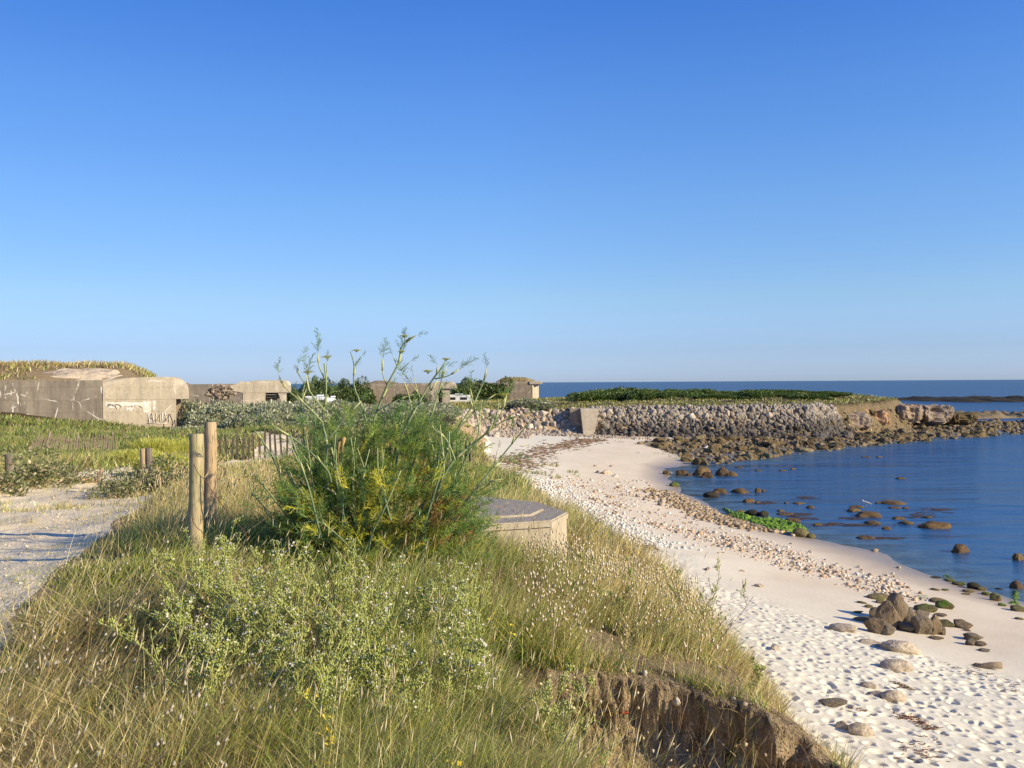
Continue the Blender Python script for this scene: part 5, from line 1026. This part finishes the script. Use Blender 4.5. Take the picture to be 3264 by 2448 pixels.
heads('hare_tail_grass', 1900, (5.6, 13, 0, 12), (.20, .38), (.012, .021), (.70,.60,.40), 'dry oval-headed grass on the slope by the concrete block', lambda x, y: x > .0, .0080)
heads('hare_tail_grass', 260, (3.4, 7, -36, -15), (.18, .34), (.012, .02), (.50,.44,.32), 'pale fluffy-headed grass beside the path in the lower left', None, .008)
heads('clover_heads', 330, (2.6, 5, -24, 0), (.10, .22), (.008, .014), (.34,.19,.10), 'brown withered clover heads in the lower left grass', None, .008)
heads('seed_grass', 900, (3, 12, -30, 12), (.38, .62), (.03, .055), (.55,.46,.26), 'tall grass with slender dry seed spikes', None, .0032)
heads('seed_grass', 600, (8, 14, -22, -6), (.42, .66), (.03, .06), (.66,.50,.28), 'golden drooping grass around the two tall posts', None, .005)

# ------------------------------------------------------------------ fennel
def FC(cx, cy, D):
    """fennel measurements: a 1.843x crop with its corner at 800, 1050"""
    return at_d(800+cx/1.843, 1050+cy/1.843, D)
def smooth_line(P, k=4):
    P = [Vector(p) for p in P]; out = []
    for i in range(len(P)-1):
        p0, p1, p2, p3 = P[max(i-1, 0)], P[i], P[i+1], P[min(i+2, len(P)-1)]
        for j in range(k):
            t_ = j/k; out.append(.5*((2*p1)+(p2-p0)*t_+(2*p0-5*p1+4*p2-p3)*t_*t_+(3*p1-p0-3*p2+p3)*t_**3))
    out.append(P[-1]); return out
SG = (.28,.35,.16); SY = (.52,.54,.24); SB = (.14,.20,.11)
def feather(seed, n1=7, n2=6):
    """flat ribbons of a thread-leaf, about 1 long, growing along +z"""
    g = random.Random(seed); segs = []
    def br(p, d, L, lev):
        q = p+d*L; segs.append((p, q, lev))
        if lev == 3: return
        cnt = (n1, n2, 2)[lev]
        for i in range(1, cnt+1):
            f = (i+.2*g.random())/(cnt+.3); b = p+d*L*f
            for sgn in (-1, 1):
                ax = Vector((g.gauss(0, 1), g.gauss(0, 1), g.gauss(0, 1))).normalized(); side = d.cross(ax).normalized()*sgn
                dd = (d*.75+side*g.uniform(.55, .95)).normalized(); br(b, dd, L*(.42 if lev == 0 else .30)*(1.15-f*.75), lev+1)
    br(Vector((0, 0, 0)), Vector((.12, 0, 1)).normalized(), .9, 0)
    V = []; Q = []
    for p, q, lev in segs:
        d = (q-p); s = d.cross(Vector((g.gauss(0, 1), g.gauss(0, 1), g.gauss(0, 1)))).normalized()*(.010, .007, .0055, .005)[lev]; k = len(V); V += [p-s, p+s, q+s*.6, q-s*.6]; Q.append((k, k+1, k+2, k+3))
    return np.array([tuple(v) for v in V]), np.array(Q), None
FT = [feather(k) for k in range(5)]
fen = empty('fennel_plant', tuple(FC(600, 1330, 7.5))[:2]+(gz(FC(600, 1330, 7.5).x, 7.5),), 0, label='big feathery wild fennel with tall stalks and yellow-green umbels in the middle', cat='fennel plant')
FO = fen.location.copy()
def leaf_at(b, p, d, L, col, k=0):
    M3 = Vector(d).normalized().to_track_quat('Z', 'X').to_matrix().to_4x4(); Mx = Matrix.Translation(Vector(p)-FO) @ M3 @ Matrix.Rotation(R(0, 6), 4, 'Z') @ Matrix.Diagonal((L, L, L, 1)); b.inst(FT[k % 5], np.array(Mx), col)
def umbel(parent, p, r, up, seed, dense=True):
    g = random.Random(seed); b = MB(); q = MB(); p = Vector(p)-FO; n = 16 if dense else 9
    for i in range(n):
        a = g.uniform(0, 2*PI); rr_ = r*g.uniform(.25, 1); e = p+Vector((math.cos(a)*rr_, math.sin(a)*rr_, r*.75*up*(1-.25*(rr_/r)**2))); b.tube([p, (p+e)/2+Vector((0, 0, .005)), e], .0014, 3, SY, False)
        for j in range(9):
            c = e+Vector((g.gauss(0, .009), g.gauss(0, .009), g.gauss(0, .003))); s = g.uniform(.0022, .0045)
            q.add([c+Vector((s, 0, 0)), c+Vector((0, s, 0)), c-Vector((s, 0, 0)), c-Vector((0, s, 0)), c+Vector((0, 0, s))], None, [(0, 1, 4), (1, 2, 4), (2, 3, 4), (3, 0, 4), (0, 3, 2), (0, 2, 1)], np.array((.42,.42,.06))*g.uniform(.7, 1.2))
    u_ = b.build('umbel', M['leaf'], parent); f = q.build('flowers', M['leaf'], u_); f['kind'] = 'stuff'
def stalk(main, D, r0, r1, branches=(), umb=(), dt=.0, sheath=True):
    rs_ = random.Random(int(main[0][0])); n = len(main); P = smooth_line([FC(x, y, D+dt*i/(n-1)+.04*math.sin(i*2)) for i, (x, y) in enumerate(main)]); b = MB(); m_ = len(P); r0 *= 1.15; r1 *= 1.3
    cc = [tuple(np.array(SB)*(1-i/m_)+np.array(SG)*(i/m_)) for i in range(m_)]
    def tube(P_, ra, rb, c0, c1):
        k = len(P_); V0 = len(b.V); b.tube([p-FO for p in P_], [ra+(rb-ra)*i/(k-1) for i in range(k)], 7, c0); C = b.C[-1].copy(); kk = len(C); f = np.clip(np.repeat(np.arange(k)/(k-1), 7), 0, 1); C[:len(f)] = np.array(c0)*(1-f[:, None])+np.array(c1)*f[:, None]; C[len(f):] = c1; b.C[-1] = C
    tube(P, r0, r1, SB, SG)
    fe = MB(); nf = 0
    def sheaths(P_, every, ra):
        nonlocal nf
        for i in range(every, len(P_)-1, every):
            d = (P_[i+1]-P_[i-1]).normalized(); side = Vector((rs_.gauss(0, 1), rs_.gauss(0, .6), 0)); dd = (d+side*.28).normalized(); L = rs_.uniform(.06, .13)
            b.tube([P_[i]-FO, P_[i]+dd*L*.4-FO, P_[i]+dd*L-FO], [ra*1.5, ra*1.35, ra*.35], 6, SY)
            leaf_at(fe, P_[i]+dd*L, (dd+Vector((side.x*.5, side.y*.5, .1))), rs_.uniform(.10, .25), np.array((.20,.31,.08))*rs_.uniform(.8, 1.2), nf); nf += 1
    sheaths(P, 6, r0*.6)
    for br in branches:
        B_ = smooth_line([FC(x, y, D+dt*.6+.05*math.sin(i+len(br))) for i, (x, y) in enumerate(br)]); tube(B_, r1*1.15, r1*.5, SG, SY); sheaths(B_, 5, r1)
        leaf_at(fe, B_[-1], B_[-1]-B_[-3], R(.05, .11), (.22,.30,.11), nf); nf += 1
    s_ = b.build('stalk', M['plain'], fen)
    if nf: fe.build('thread_leaves', M['leaf'], s_, False)
    for k, (x, y, r) in enumerate(umb): umbel(s_, FC(x, y, D+dt), r, 1, int(x))
stalk([(500,1310),(475,1050),(440,850),(445,660),(420,540),(442,350),(430,200)], 7.35, .0115, .0045, [[(420,545),(330,450),(230,370),(185,320)],[(440,300),(400,215),(395,140)],[(435,480),(360,385),(290,280),(268,240)],[(345,330),(335,265)],[(445,660),(560,510),(650,425)],[(440,300),(450,180)]], [(452,185,.05),(335,268,.04)])
stalk([(560,1280),(620,1150),(650,1000),(700,640),(740,480),(800,330),(870,190),(880,110),(935,45)], 7.6, .012, .004, [[(800,330),(775,265),(768,170)],[(862,225),(832,150)],[(880,240),(935,190)],[(905,100),(905,48)],[(740,480),(850,420),(960,380)],[(865,190),(885,140)]], [(905,55,.035),(886,145,.03)], .1)
stalk([(800,940),(850,800),(882,640),(950,500),(1050,320),(1125,220),(1142,185)], 7.5, .010, .004, [[(1080,290),(1160,272),(1220,230)],[(950,500),(925,380),(910,350)],[(960,470),(1040,380),(1100,300)]], [(1142,190,.035)], .15)
stalk([(820,1150),(900,930),(985,700),(1060,500),(1110,340),(1130,230)], 7.8, .009, .0035, [[(1060,500),(1000,420),(950,260)]], [(1040,262,.04)], .1)
stalk([(960,1310),(1068,1080),(1115,900),(1200,760),(1330,655),(1425,560),(1455,430)], 7.3, .012, .0045, [[(1200,770),(1150,650),(1080,590),(1065,570)],[(1330,650),(1480,540),(1560,520)],[(1425,560),(1475,480),(1490,400)],[(1115,900),(1135,800),(1110,560)]], [(1490,402,.04)], -.15)
stalk([(1000,960),(1080,780),(1200,600),(1300,450),(1350,345),(1385,262)], 7.65, .009, .0035, [[(1300,450),(1285,370)],[(1200,600),(1370,430),(1370,420)]], [(1275,580,.028)], .1)
stalk([(1180,1180),(1235,1070),(1285,980),(1425,810),(1470,750),(1600,590),(1655,520)], 7.2, .008, .003, [[(1425,810),(1450,700)],[(1285,985),(1380,900),(1470,895)]], [], -.1)
stalk([(480,1210),(380,1060),(280,930),(240,920)][:3], 7.2, .0075, .005, [], [], -.05)
stalk([(260,1180),(205,960),(140,780),(60,640),(50,620)], 7.4, .0075, .004)
stalk([(470,900),(450,830),(350,720),(220,620),(110,555)], 7.15, .008, .004, [], [], -.2)
stalk([(300,1230),(200,1080),(100,950),(20,850)], 7.3, .008, .004)
stalk([(180,1200),(80,1050),(10,960),(-10,890)], 7.25, .007, .0035)
stalk([(620,1180),(680,900),(690,620),(650,450),(605,330),(605,210),(585,130)], 7.9, .009, .0035, [[(608,215),(648,158)],[(640,430),(700,540),(730,640)]], [(620,135,.026)], .1)
stalk([(320,1150),(330,900),(310,600),(300,420),(320,300)], 7.9, .007, .003, [[(305,480),(255,420)]], [], 0)
stalk([(390,1200),(385,900),(378,600),(370,420)], 7.8, .0075, .0035)
stalk([(1010,1180),(1140,760),(1160,700),(1165,600),(1060,560)][:4], 7.1, .0075, .004)
stalk([(830,1200),(840,1000),(830,820),(870,600),(880,470)], 7.75, .008, .0035, [[(870,600),(905,500)]])
stalk([(1090,1200),(1180,940),(1290,700),(1340,600),(1310,450),(1290,370)], 7.5, .008, .0035, [[(1340,600),(1350,480)]], [])
stalk([(690,1300),(720,1180),(790,1040),(880,830)], 7.0, .007, .004); stalk([(640,1350),(500,1200),(390,1130),(275,1145)], 6.9, .006, .003)
for k in range(26):
    bx_ = random.uniform(380, 1050); tx = bx_+(bx_-700)*random.uniform(.25, .8)+random.gauss(0, 70); by = random.uniform(1120, 1300); ty = random.uniform(560, 860); mx_ = (bx_+tx)/2+random.gauss(0, 35)
    stalk([(bx_, by), (mx_, (by*1.1+ty)/2.1), ((mx_+tx)/2+random.gauss(0, 12), (by*.3+ty*.7)), (tx, ty)], 7.45+random.gauss(0, .25), .0075, .0035, [[((mx_+tx)/2, by*.3+ty*.7), (tx+random.gauss(0, 60), ty+random.uniform(-40, 60))]] if k % 2 else [])
# masses of thread leaves: blue-green at the sides, yellow in the middle, brown low on the right
FB = [(820,1120,280,230),(340,1120,190,190),(560,1220,260,170),(700,980,230,190),(980,1100,220,220),(480,1010,200,180),(330,1370,230,130),(1130,1110,150,200),(1150,1290,160,140),(880,1400,260,120),(600,1400,260,120),(1010,880,260,180),(400,860,200,180),(700,760,330,200),(860,690,260,150),(560,660,260,170),(980,660,240,150)]
PAL_F = [(.16,.28,.06),(.21,.34,.08),(.13,.23,.07),(.52,.52,.06),(.64,.58,.07),(.46,.28,.09),(.34,.43,.08)]
fb = [MB() for _ in range(4)]; cols_n = ['green','yellow','brown','low']
for k in range(1750):
    c = FB[random.randrange(len(FB))]; cx_ = random.gauss(c[0], c[2]*.55); cy_ = random.gauss(c[1], c[3]*.5)
    if cy_ < 470: continue
    D = 7.5+random.gauss(0, .22)+(.28 if cy_ < 900 else 0); p = FC(cx_, cy_, D); g_ = gz(p.x, p.y) if k % 8 == 0 else FO.z
    if p.z < FO.z-.1: p.z = FO.z+R(0, .15)
    out = Vector(((cx_-700)/600+R(-.6, .6), R(-.8, .5), R(.1, 1.0)))
    yel = math.exp(-((cx_-800)/240)**2-((cy_-1150)/330)**2) + .75*math.exp(-((cx_-340)/130)**2-((cy_-1130)/170)**2); brn = math.exp(-((cx_-1080)/170)**2-((cy_-1180)/200)**2)*.7
    q = random.random(); t_ = 1 if q < yel*.85 else 2 if q < yel*.85+brn*.6 else 0
    col = np.array([PAL_F[random.choice((0, 1, 2, 6))], PAL_F[random.choice((3, 4, 3, 6))], PAL_F[5]][t_])*R(.75, 1.25); leaf_at(fb[t_], p, out, R(.15, .30) if cy_ > 850 else R(.12, .22), col, k)
for t_ in range(3):
    o = fb[t_].build('foliage', M['leaf'], fen, False); o['label'] = ('blue-green feathery leaves', 'yellow feathery leaves in the middle', 'brown withered feathery leaves')[t_]
# dead brown leaf on the stalk
b = MB(); b.tube([FC(500,1130,7.3)-FO, FC(515,1000,7.3)-FO, FC(525,860,7.3)-FO, FC(508,740,7.3)-FO, FC(520,650,7.3)-FO], [.008, .010, .009, .006, .012], 6, (.30,.20,.09)); b.tube([FC(520,650,7.3)-FO, FC(545,640,7.25)-FO, FC(530,720,7.25)-FO], [.012, .02, .004], 5, (.42,.30,.12)); b.tube([FC(530,878,7.3)-FO, FC(590,875,7.28)-FO, FC(632,900,7.25)-FO], [.006, .013, .003], 5, (.45,.40,.20)); b.tube([FC(515,1000,7.3)-FO, FC(480,950,7.28)-FO, FC(425,925,7.25)-FO], [.006, .012, .003], 5, (.45,.42,.22)); b.build('withered_stalk', M['plain'], fen)

# ------------------------------------------------------------------ flowering herbs
OCT = np.array([(0, 0, -1), (1, 0, 0), (0, 1, 0), (-1, 0, 0), (0, -1, 0), (0, 0, 1)], float); OCT_T = np.array([(0, 2, 1), (0, 3, 2), (0, 4, 3), (0, 1, 4), (5, 1, 2), (5, 2, 3), (5, 3, 4), (5, 4, 1)])
def herb(name, x, y, H, lean, seed, flow, label, cat, nst=4, scol=(.42,.46,.13), nfl=4, pods=True, leaves=True, group=None, fs=.0075):
    g = random.Random(seed); z = gz(x, y)-.03; e = empty(name, (x, y, z), 0, label=label, cat=cat, group=group); st = MB(); pd = MB(); fl = MB(); lf = MB()
    def oct_(b, c, d, r, L, col):
        Mx = Vector(d).normalized().to_track_quat('Z', 'X').to_matrix(); V = np.array([tuple(Mx @ Vector((o[0]*r, o[1]*r, o[2]*L))+c) for o in OCT]); b.add(V, None, OCT_T, col)
    def flower(c, d):
        Mx = Vector(d).normalized().to_track_quat('Z', 'X').to_matrix(); a0 = g.uniform(0, 1.5); s = fs*g.uniform(.7, 1.1)
        for i in range(4):
            a = a0+i*PI/2; u_ = Mx @ Vector((math.cos(a), math.sin(a), .35)); v_ = Mx @ Vector((-math.sin(a), math.cos(a), 0)); fl.add([c, c+u_*s*.6+v_*s*.42, c+u_*s, c+u_*s*.6-v_*s*.42], [(0, 1, 2, 3)], None, np.array(flow)*g.uniform(.85, 1.1))
        oct_(fl, c-Vector(d)*s*.2, d, s*.18, s*.35, (.35,.36,.10))
    def axis(p, d, L, r, lev):
        n = 9 if lev == 0 else 6; P = [p.copy()]; dd = d.normalized(); w_ = Vector((g.gauss(0, .12), g.gauss(0, .12), g.uniform(.0, .16)))
        for i in range(n): dd = (dd+w_/n*3+Vector((g.gauss(0, .06), g.gauss(0, .06), 0))).normalized(); P.append(P[-1]+dd*L/n)
        st.tube(P, [r*(1-.65*i/n) for i in range(n+1)], 5, np.array(scol)*g.uniform(.85, 1.2), False)
        if lev < 2:
            for i in range(2 if lev == 0 else 2, n):
                if g.random() < (.85 if lev == 0 else .5):
                    t_ = (P[i+1]-P[i-1]).normalized() if i < n else dd; sd_ = Vector((g.gauss(0, 1), g.gauss(0, 1), g.gauss(.2, .4))).normalized(); axis(P[i], t_*.8+sd_*.65, L*g.uniform(.28, .5)*(1-.3*i/n), r*.6, lev+1)
                if leaves and g.random() < .25:
                    sd_ = Vector((g.gauss(0, 1), g.gauss(0, 1), .3)).normalized(); s = g.uniform(.02, .05)*(1.3 if i < 4 else .6); v_ = sd_.cross(Vector((0, 0, 1))).normalized()*s*.28; lf.add([P[i], P[i]+sd_*s*.5+v_, P[i]+sd_*s, P[i]+sd_*s*.5-v_], [(0, 1, 2, 3)], None, np.array((.17,.24,.06))*g.uniform(.8, 1.2))
        if pods and lev > 0:
            for i in range(1, n):
                for _ in range(2 if lev == 2 else 1):
                    sd_ = (Vector((g.gauss(0, 1), g.gauss(0, 1), .7)).normalized()+dd*.6).normalized(); c = P[i]+sd_*g.uniform(.010, .02); oct_(pd, c, sd_, .0032, g.uniform(.009, .016), np.array((.52,.56,.16))*g.uniform(.8, 1.15))
        if lev > 0 or g.random() < .8:
            for _ in range(g.randint(1, nfl)):
                c = P[-1]+Vector((g.gauss(0, .010), g.gauss(0, .010), g.gauss(.004, .006))); flower(c, (dd+Vector((g.gauss(0, .5), g.gauss(0, .5), .4))).normalized())
    for _ in range(nst):
        d = Vector((lean[0]+g.gauss(0, .28), lean[1]+g.gauss(0, .25), 1)); axis(Vector((g.gauss(0, .02), g.gauss(0, .02), 0)), d, H*g.uniform(.75, 1.1), .0034, 0)
    st.build('stems', M['plain'], e)
    if pd.n: pd.build('seed_pods', M['leaf'], e, False)['kind'] = 'stuff'
    if lf.n: lf.build('leaves', M['leaf'], e, False)['kind'] = 'stuff'
    if fl.n: fl.build('flowers', M['petal'], e, False)['kind'] = 'stuff'
    return e
WHT = (.74,.66,.60); YEL = (.72,.55,.04); CRM = (.60,.54,.28)
def hp(u, v, D): p = at_d(*s2(u, v), D); return p.x, D
for k, (u, D, H, ln, lab) in enumerate([(690,4.7,.62,(-.75,.1),'white-flowered herb leaning far left below the tall post'),(600,5.2,.55,(-.35,.0),'white-flowered herb in front of the two tall posts'),(520,4.9,.50,(-.45,-.1),'leftmost white-flowered herb with arching stems'),(760,5.0,.55,(-.1,.0),'white-flowered herb under the left side of the fennel'),
        (840,4.6,.50,(.1,.0),'white-flowered herb below the middle of the fennel'),(900,5.4,.50,(.25,.0),'white-flowered herb at the right foot of the fennel'),(640,4.3,.42,(-.2,-.1),'lower white-flowered herb in the grass left of centre'),(980,4.5,.45,(.35,.0),'pale-flowered herb among the long green grass'),(470,5.6,.45,(-.15,0),'small white-flowered herb at the foot of the mossy post')]):
    x, y = hp(u, 1400, D); herb('white_flower_herb', x, y, H*1.22, ln, 40+k, WHT, lab, 'wildflower', 5, nfl=3)
for k in range(24):
    u = random.uniform(380, 1060); D = random.uniform(3.9, 6.2); x, y = hp(u, 1400, D); herb('podded_herb', x, y, R(.30, .62), (R(-.6, .7), R(-.1, .1)), 140+k, WHT, 'yellow-green branching herb with small seed pods in the foreground grass', 'wildflower', 4, (.44,.48,.13), 1, True, True, 'green podded herbs of the foreground', .006)
for k, (u, D, H, ln, lab) in enumerate([(1085,5.0,.66,(.10,.0),'tall yellow-flowered herb right of the fennel foot'),(735,3.9,.36,(.05,0),'yellow-flowered herb in the grass below centre'),(655,3.6,.30,(.0,0),'small yellow-flowered herb at lower centre left'),(940,3.5,.38,(.1,0),'yellow-flowered herb near the bottom edge of the grass'),(1010,3.25,.32,(.15,0),'lowest yellow-flowered herb at the bottom edge'),(870,3.3,.30,(0,0),'yellow-flowered herb left of the bottom middle')]):
    x, y = hp(u, 1500, D); herb('yellow_flower_herb', x, y, H, ln, 60+k, YEL, lab, 'wildflower', 1, (.22,.26,.10), 2, False, True, None, .010)
for k, (u, D, H, ln, lab) in enumerate([(1240,4.4,.45,(.45,.0),'yellow-green seeding herb arching over the eroded soil'),(1180,4.1,.42,(.5,0),'yellow-green seeding herb left of the eroded hollow'),(1330,4.05,.40,(.45,0),'cream-flowered sprig standing on the bare soil'),(1120,4.7,.48,(.35,0),'cream-flowered herb between grass and bare soil'),(1420,4.3,.34,(.3,0),'cream-flowered sprig in front of the shaded scarp')]):
    x, y = hp(u, 1500, D); herb('seeding_herb', x, y, H, ln, 80+k, CRM, lab, 'wildflower', 3, (.34,.38,.10), 4, True, True)
for k, (u, v, D, H, ln, lab) in enumerate([(1488,1375,6.6,.62,(-.05,0),'upright brown dead weed against the white sand'),(1505,1400,6.4,.62,(.55,0),'brown dead weed leaning right over the dune edge'),(1350,1350,7.0,.42,(.2,0),'thin dry weed on the turf above the scarp'),(1620,1480,6.0,.34,(.1,0),'small dry weed at the brink of the dune'),(1270,1260,8.0,.45,(.4,0),'dark thin weed below the concrete block')]):
    x, y = hp(u, v, D); herb('dead_weed', x, y, H, ln, 90+k, (.2,.13,.08), lab, 'weed', 2, (.24,.17,.10), 1, True, False, None, .006)
# a single poppy
p = hit(1994, 2321, 3.2); e = empty('poppy', (p.x, p.y, p.z-.01), 0, label='single small red poppy on the bare eroded soil', cat='poppy'); b = MB(); b.tube([(0, 0, 0), (.01, 0, .05), (.005, 0, .09)], .0015, 5, (.2,.26,.1)); b.build('stem', M['plain'], e)
b = MB()
for i_ in range(4):
    a = i_*PI/2; b.add([(.005, 0, .09), (.005+math.cos(a-.6)*.02, math.sin(a-.6)*.02, .103), (.005+math.cos(a)*.027, math.sin(a)*.027, .108), (.005+math.cos(a+.6)*.02, math.sin(a+.6)*.02, .103)], [(0, 1, 2, 3)], None, (.62,.05,.015))
b.build('petals', M['petal'], e, False)
# roots and dead thatch hanging over the scarp
b = MB(); rs = random.Random(8)
for k in range(520):
    x = rs.uniform(.15, 1.8); y = 5.95-.45*abs(x-.75)**1.2+rs.gauss(0, .13); z = gz(x, y); L = rs.uniform(.06, .26); dx_ = rs.gauss(0, .5); P = [Vector((x, y+.03, z+.01))]
    for i_ in range(4): P.append(P[-1]+Vector((dx_*L*.25+rs.gauss(0, .012), -L*.16+rs.gauss(0, .01), -L*.28*(i_*.6)+rs.gauss(0, .006))))
    b.tube(P, [.0022, .002, .0016, .0012, .0008], 3, np.array(rs.choice([(.30,.20,.12),(.40,.28,.17),(.22,.15,.09)]))*rs.uniform(.8, 1.2), False)
tag(b.build('hanging_roots', M['plain'], None, False), 'dry roots and thatch hanging from the turf edge of the scarp', None, None, 'stuff')
sp_ = []
for _ in range(900):
    x = rs.uniform(.3, 2.3); y = rs.uniform(3.6, 5.9); s = rs.uniform(.005, .016)*(2.2 if rs.random() < .06 else 1); sp_.append((x, y, s))
zc = gzs([q[0] for q in sp_], [q[1] for q in sp_]); cc = np.array([(.42,.32,.20),(.30,.22,.13),(.55,.48,.36)])[RNG.integers(0, 3, len(sp_))]
scatter_stuff('soil_crumbs', [((q[0], q[1], z+q[2]*.3), (q[2]*1.2, q[2], q[2]*.8), (R(0, 6), R(0, 6), R(0, 6))) for q, z in zip(sp_, zc)], peb, M['pebble'], cc, 'crumbs of soil and small stones on the eroded ground')
# path gravel
n = 5200; r_ = np.exp(RNG.uniform(math.log(3.5), math.log(22), n)); f_ = RNG.uniform(-1.5, 1.5, n); px_ = np.interp(r_, [p[1] for p in PATH], [p[0] for p in PATH])+f_; k_ = path_d(px_, r_) < .1; x, y = px_[k_], r_[k_]; z = gzs(x, y); s = RNG.gamma(2, .0021, len(x))+.0012*np.sqrt(y/5); s = np.clip(s, .0015, .018)
cc = np.array([(.62,.54,.41),(.52,.42,.30),(.38,.30,.21),(.70,.64,.52)])[RNG.integers(0, 4, len(x))]
scatter_stuff('gravel', [((x[k], y[k], z[k]+s[k]*.25), (s[k]*1.2, s[k], s[k]*.7), (R(-.3, .3), R(-.3, .3), R(0, 6))) for k in range(len(x))], peb, M['pebble'], cc, 'small pale stones lying on the sandy path')

for k, (u, v, D, lab) in enumerate([(900,1400,4.4,'broad-leaved green plant under the podded herbs, centre'),(720,1420,4.3,'broad-leaved green plant left of centre in the grass'),(560,1380,4.9,'broad-leaved plant at the left side of the herbs'),(1000,1250,6.3,'leafy green plant at the right base of the fennel'),(440,1290,6.2,'leafy plant in the shade at the foot of the mossy post'),(300,1440,4.6,'small leafy plant near the path edge, lower left')]):
    x, y = hp(u, v, D); z = gz(x, y); b = MB(); g = random.Random(300+k)
    for i_ in range(90):
        a = g.uniform(0, 6.28); e_ = g.uniform(.1, 1.1); L = g.uniform(.04, .085); w_ = L*g.uniform(.25, .4); d = Vector((math.cos(a)*math.cos(e_), math.sin(a)*math.cos(e_), math.sin(e_))); p0_ = Vector((g.gauss(0, .02), g.gauss(0, .02), g.uniform(.0, .14))); s_ = d.cross(Vector((0, 0, 1))).normalized()*w_
        b.add([p0_, p0_+d*L*.35+s_*.8, p0_+d*L*.75+s_*.7-Vector((0, 0, L*.08)), p0_+d*L-Vector((0, 0, L*.2)), p0_+d*L*.75-s_*.7-Vector((0, 0, L*.08)), p0_+d*L*.35-s_*.8, p0_+d*L*.5-Vector((0, 0, L*.06))], [(0, 1, 6, 5), (1, 2, 3, 6), (6, 3, 4, 5)], None, np.array((.15,.23,.055))*g.uniform(.75, 1.25))
    o = b.build('leafy_plant', M['leaf'], None); o.location = (x, y, z); o['kind'] = 'thing' if False else ''; del o['kind']; tag(o, lab, 'wild plant')
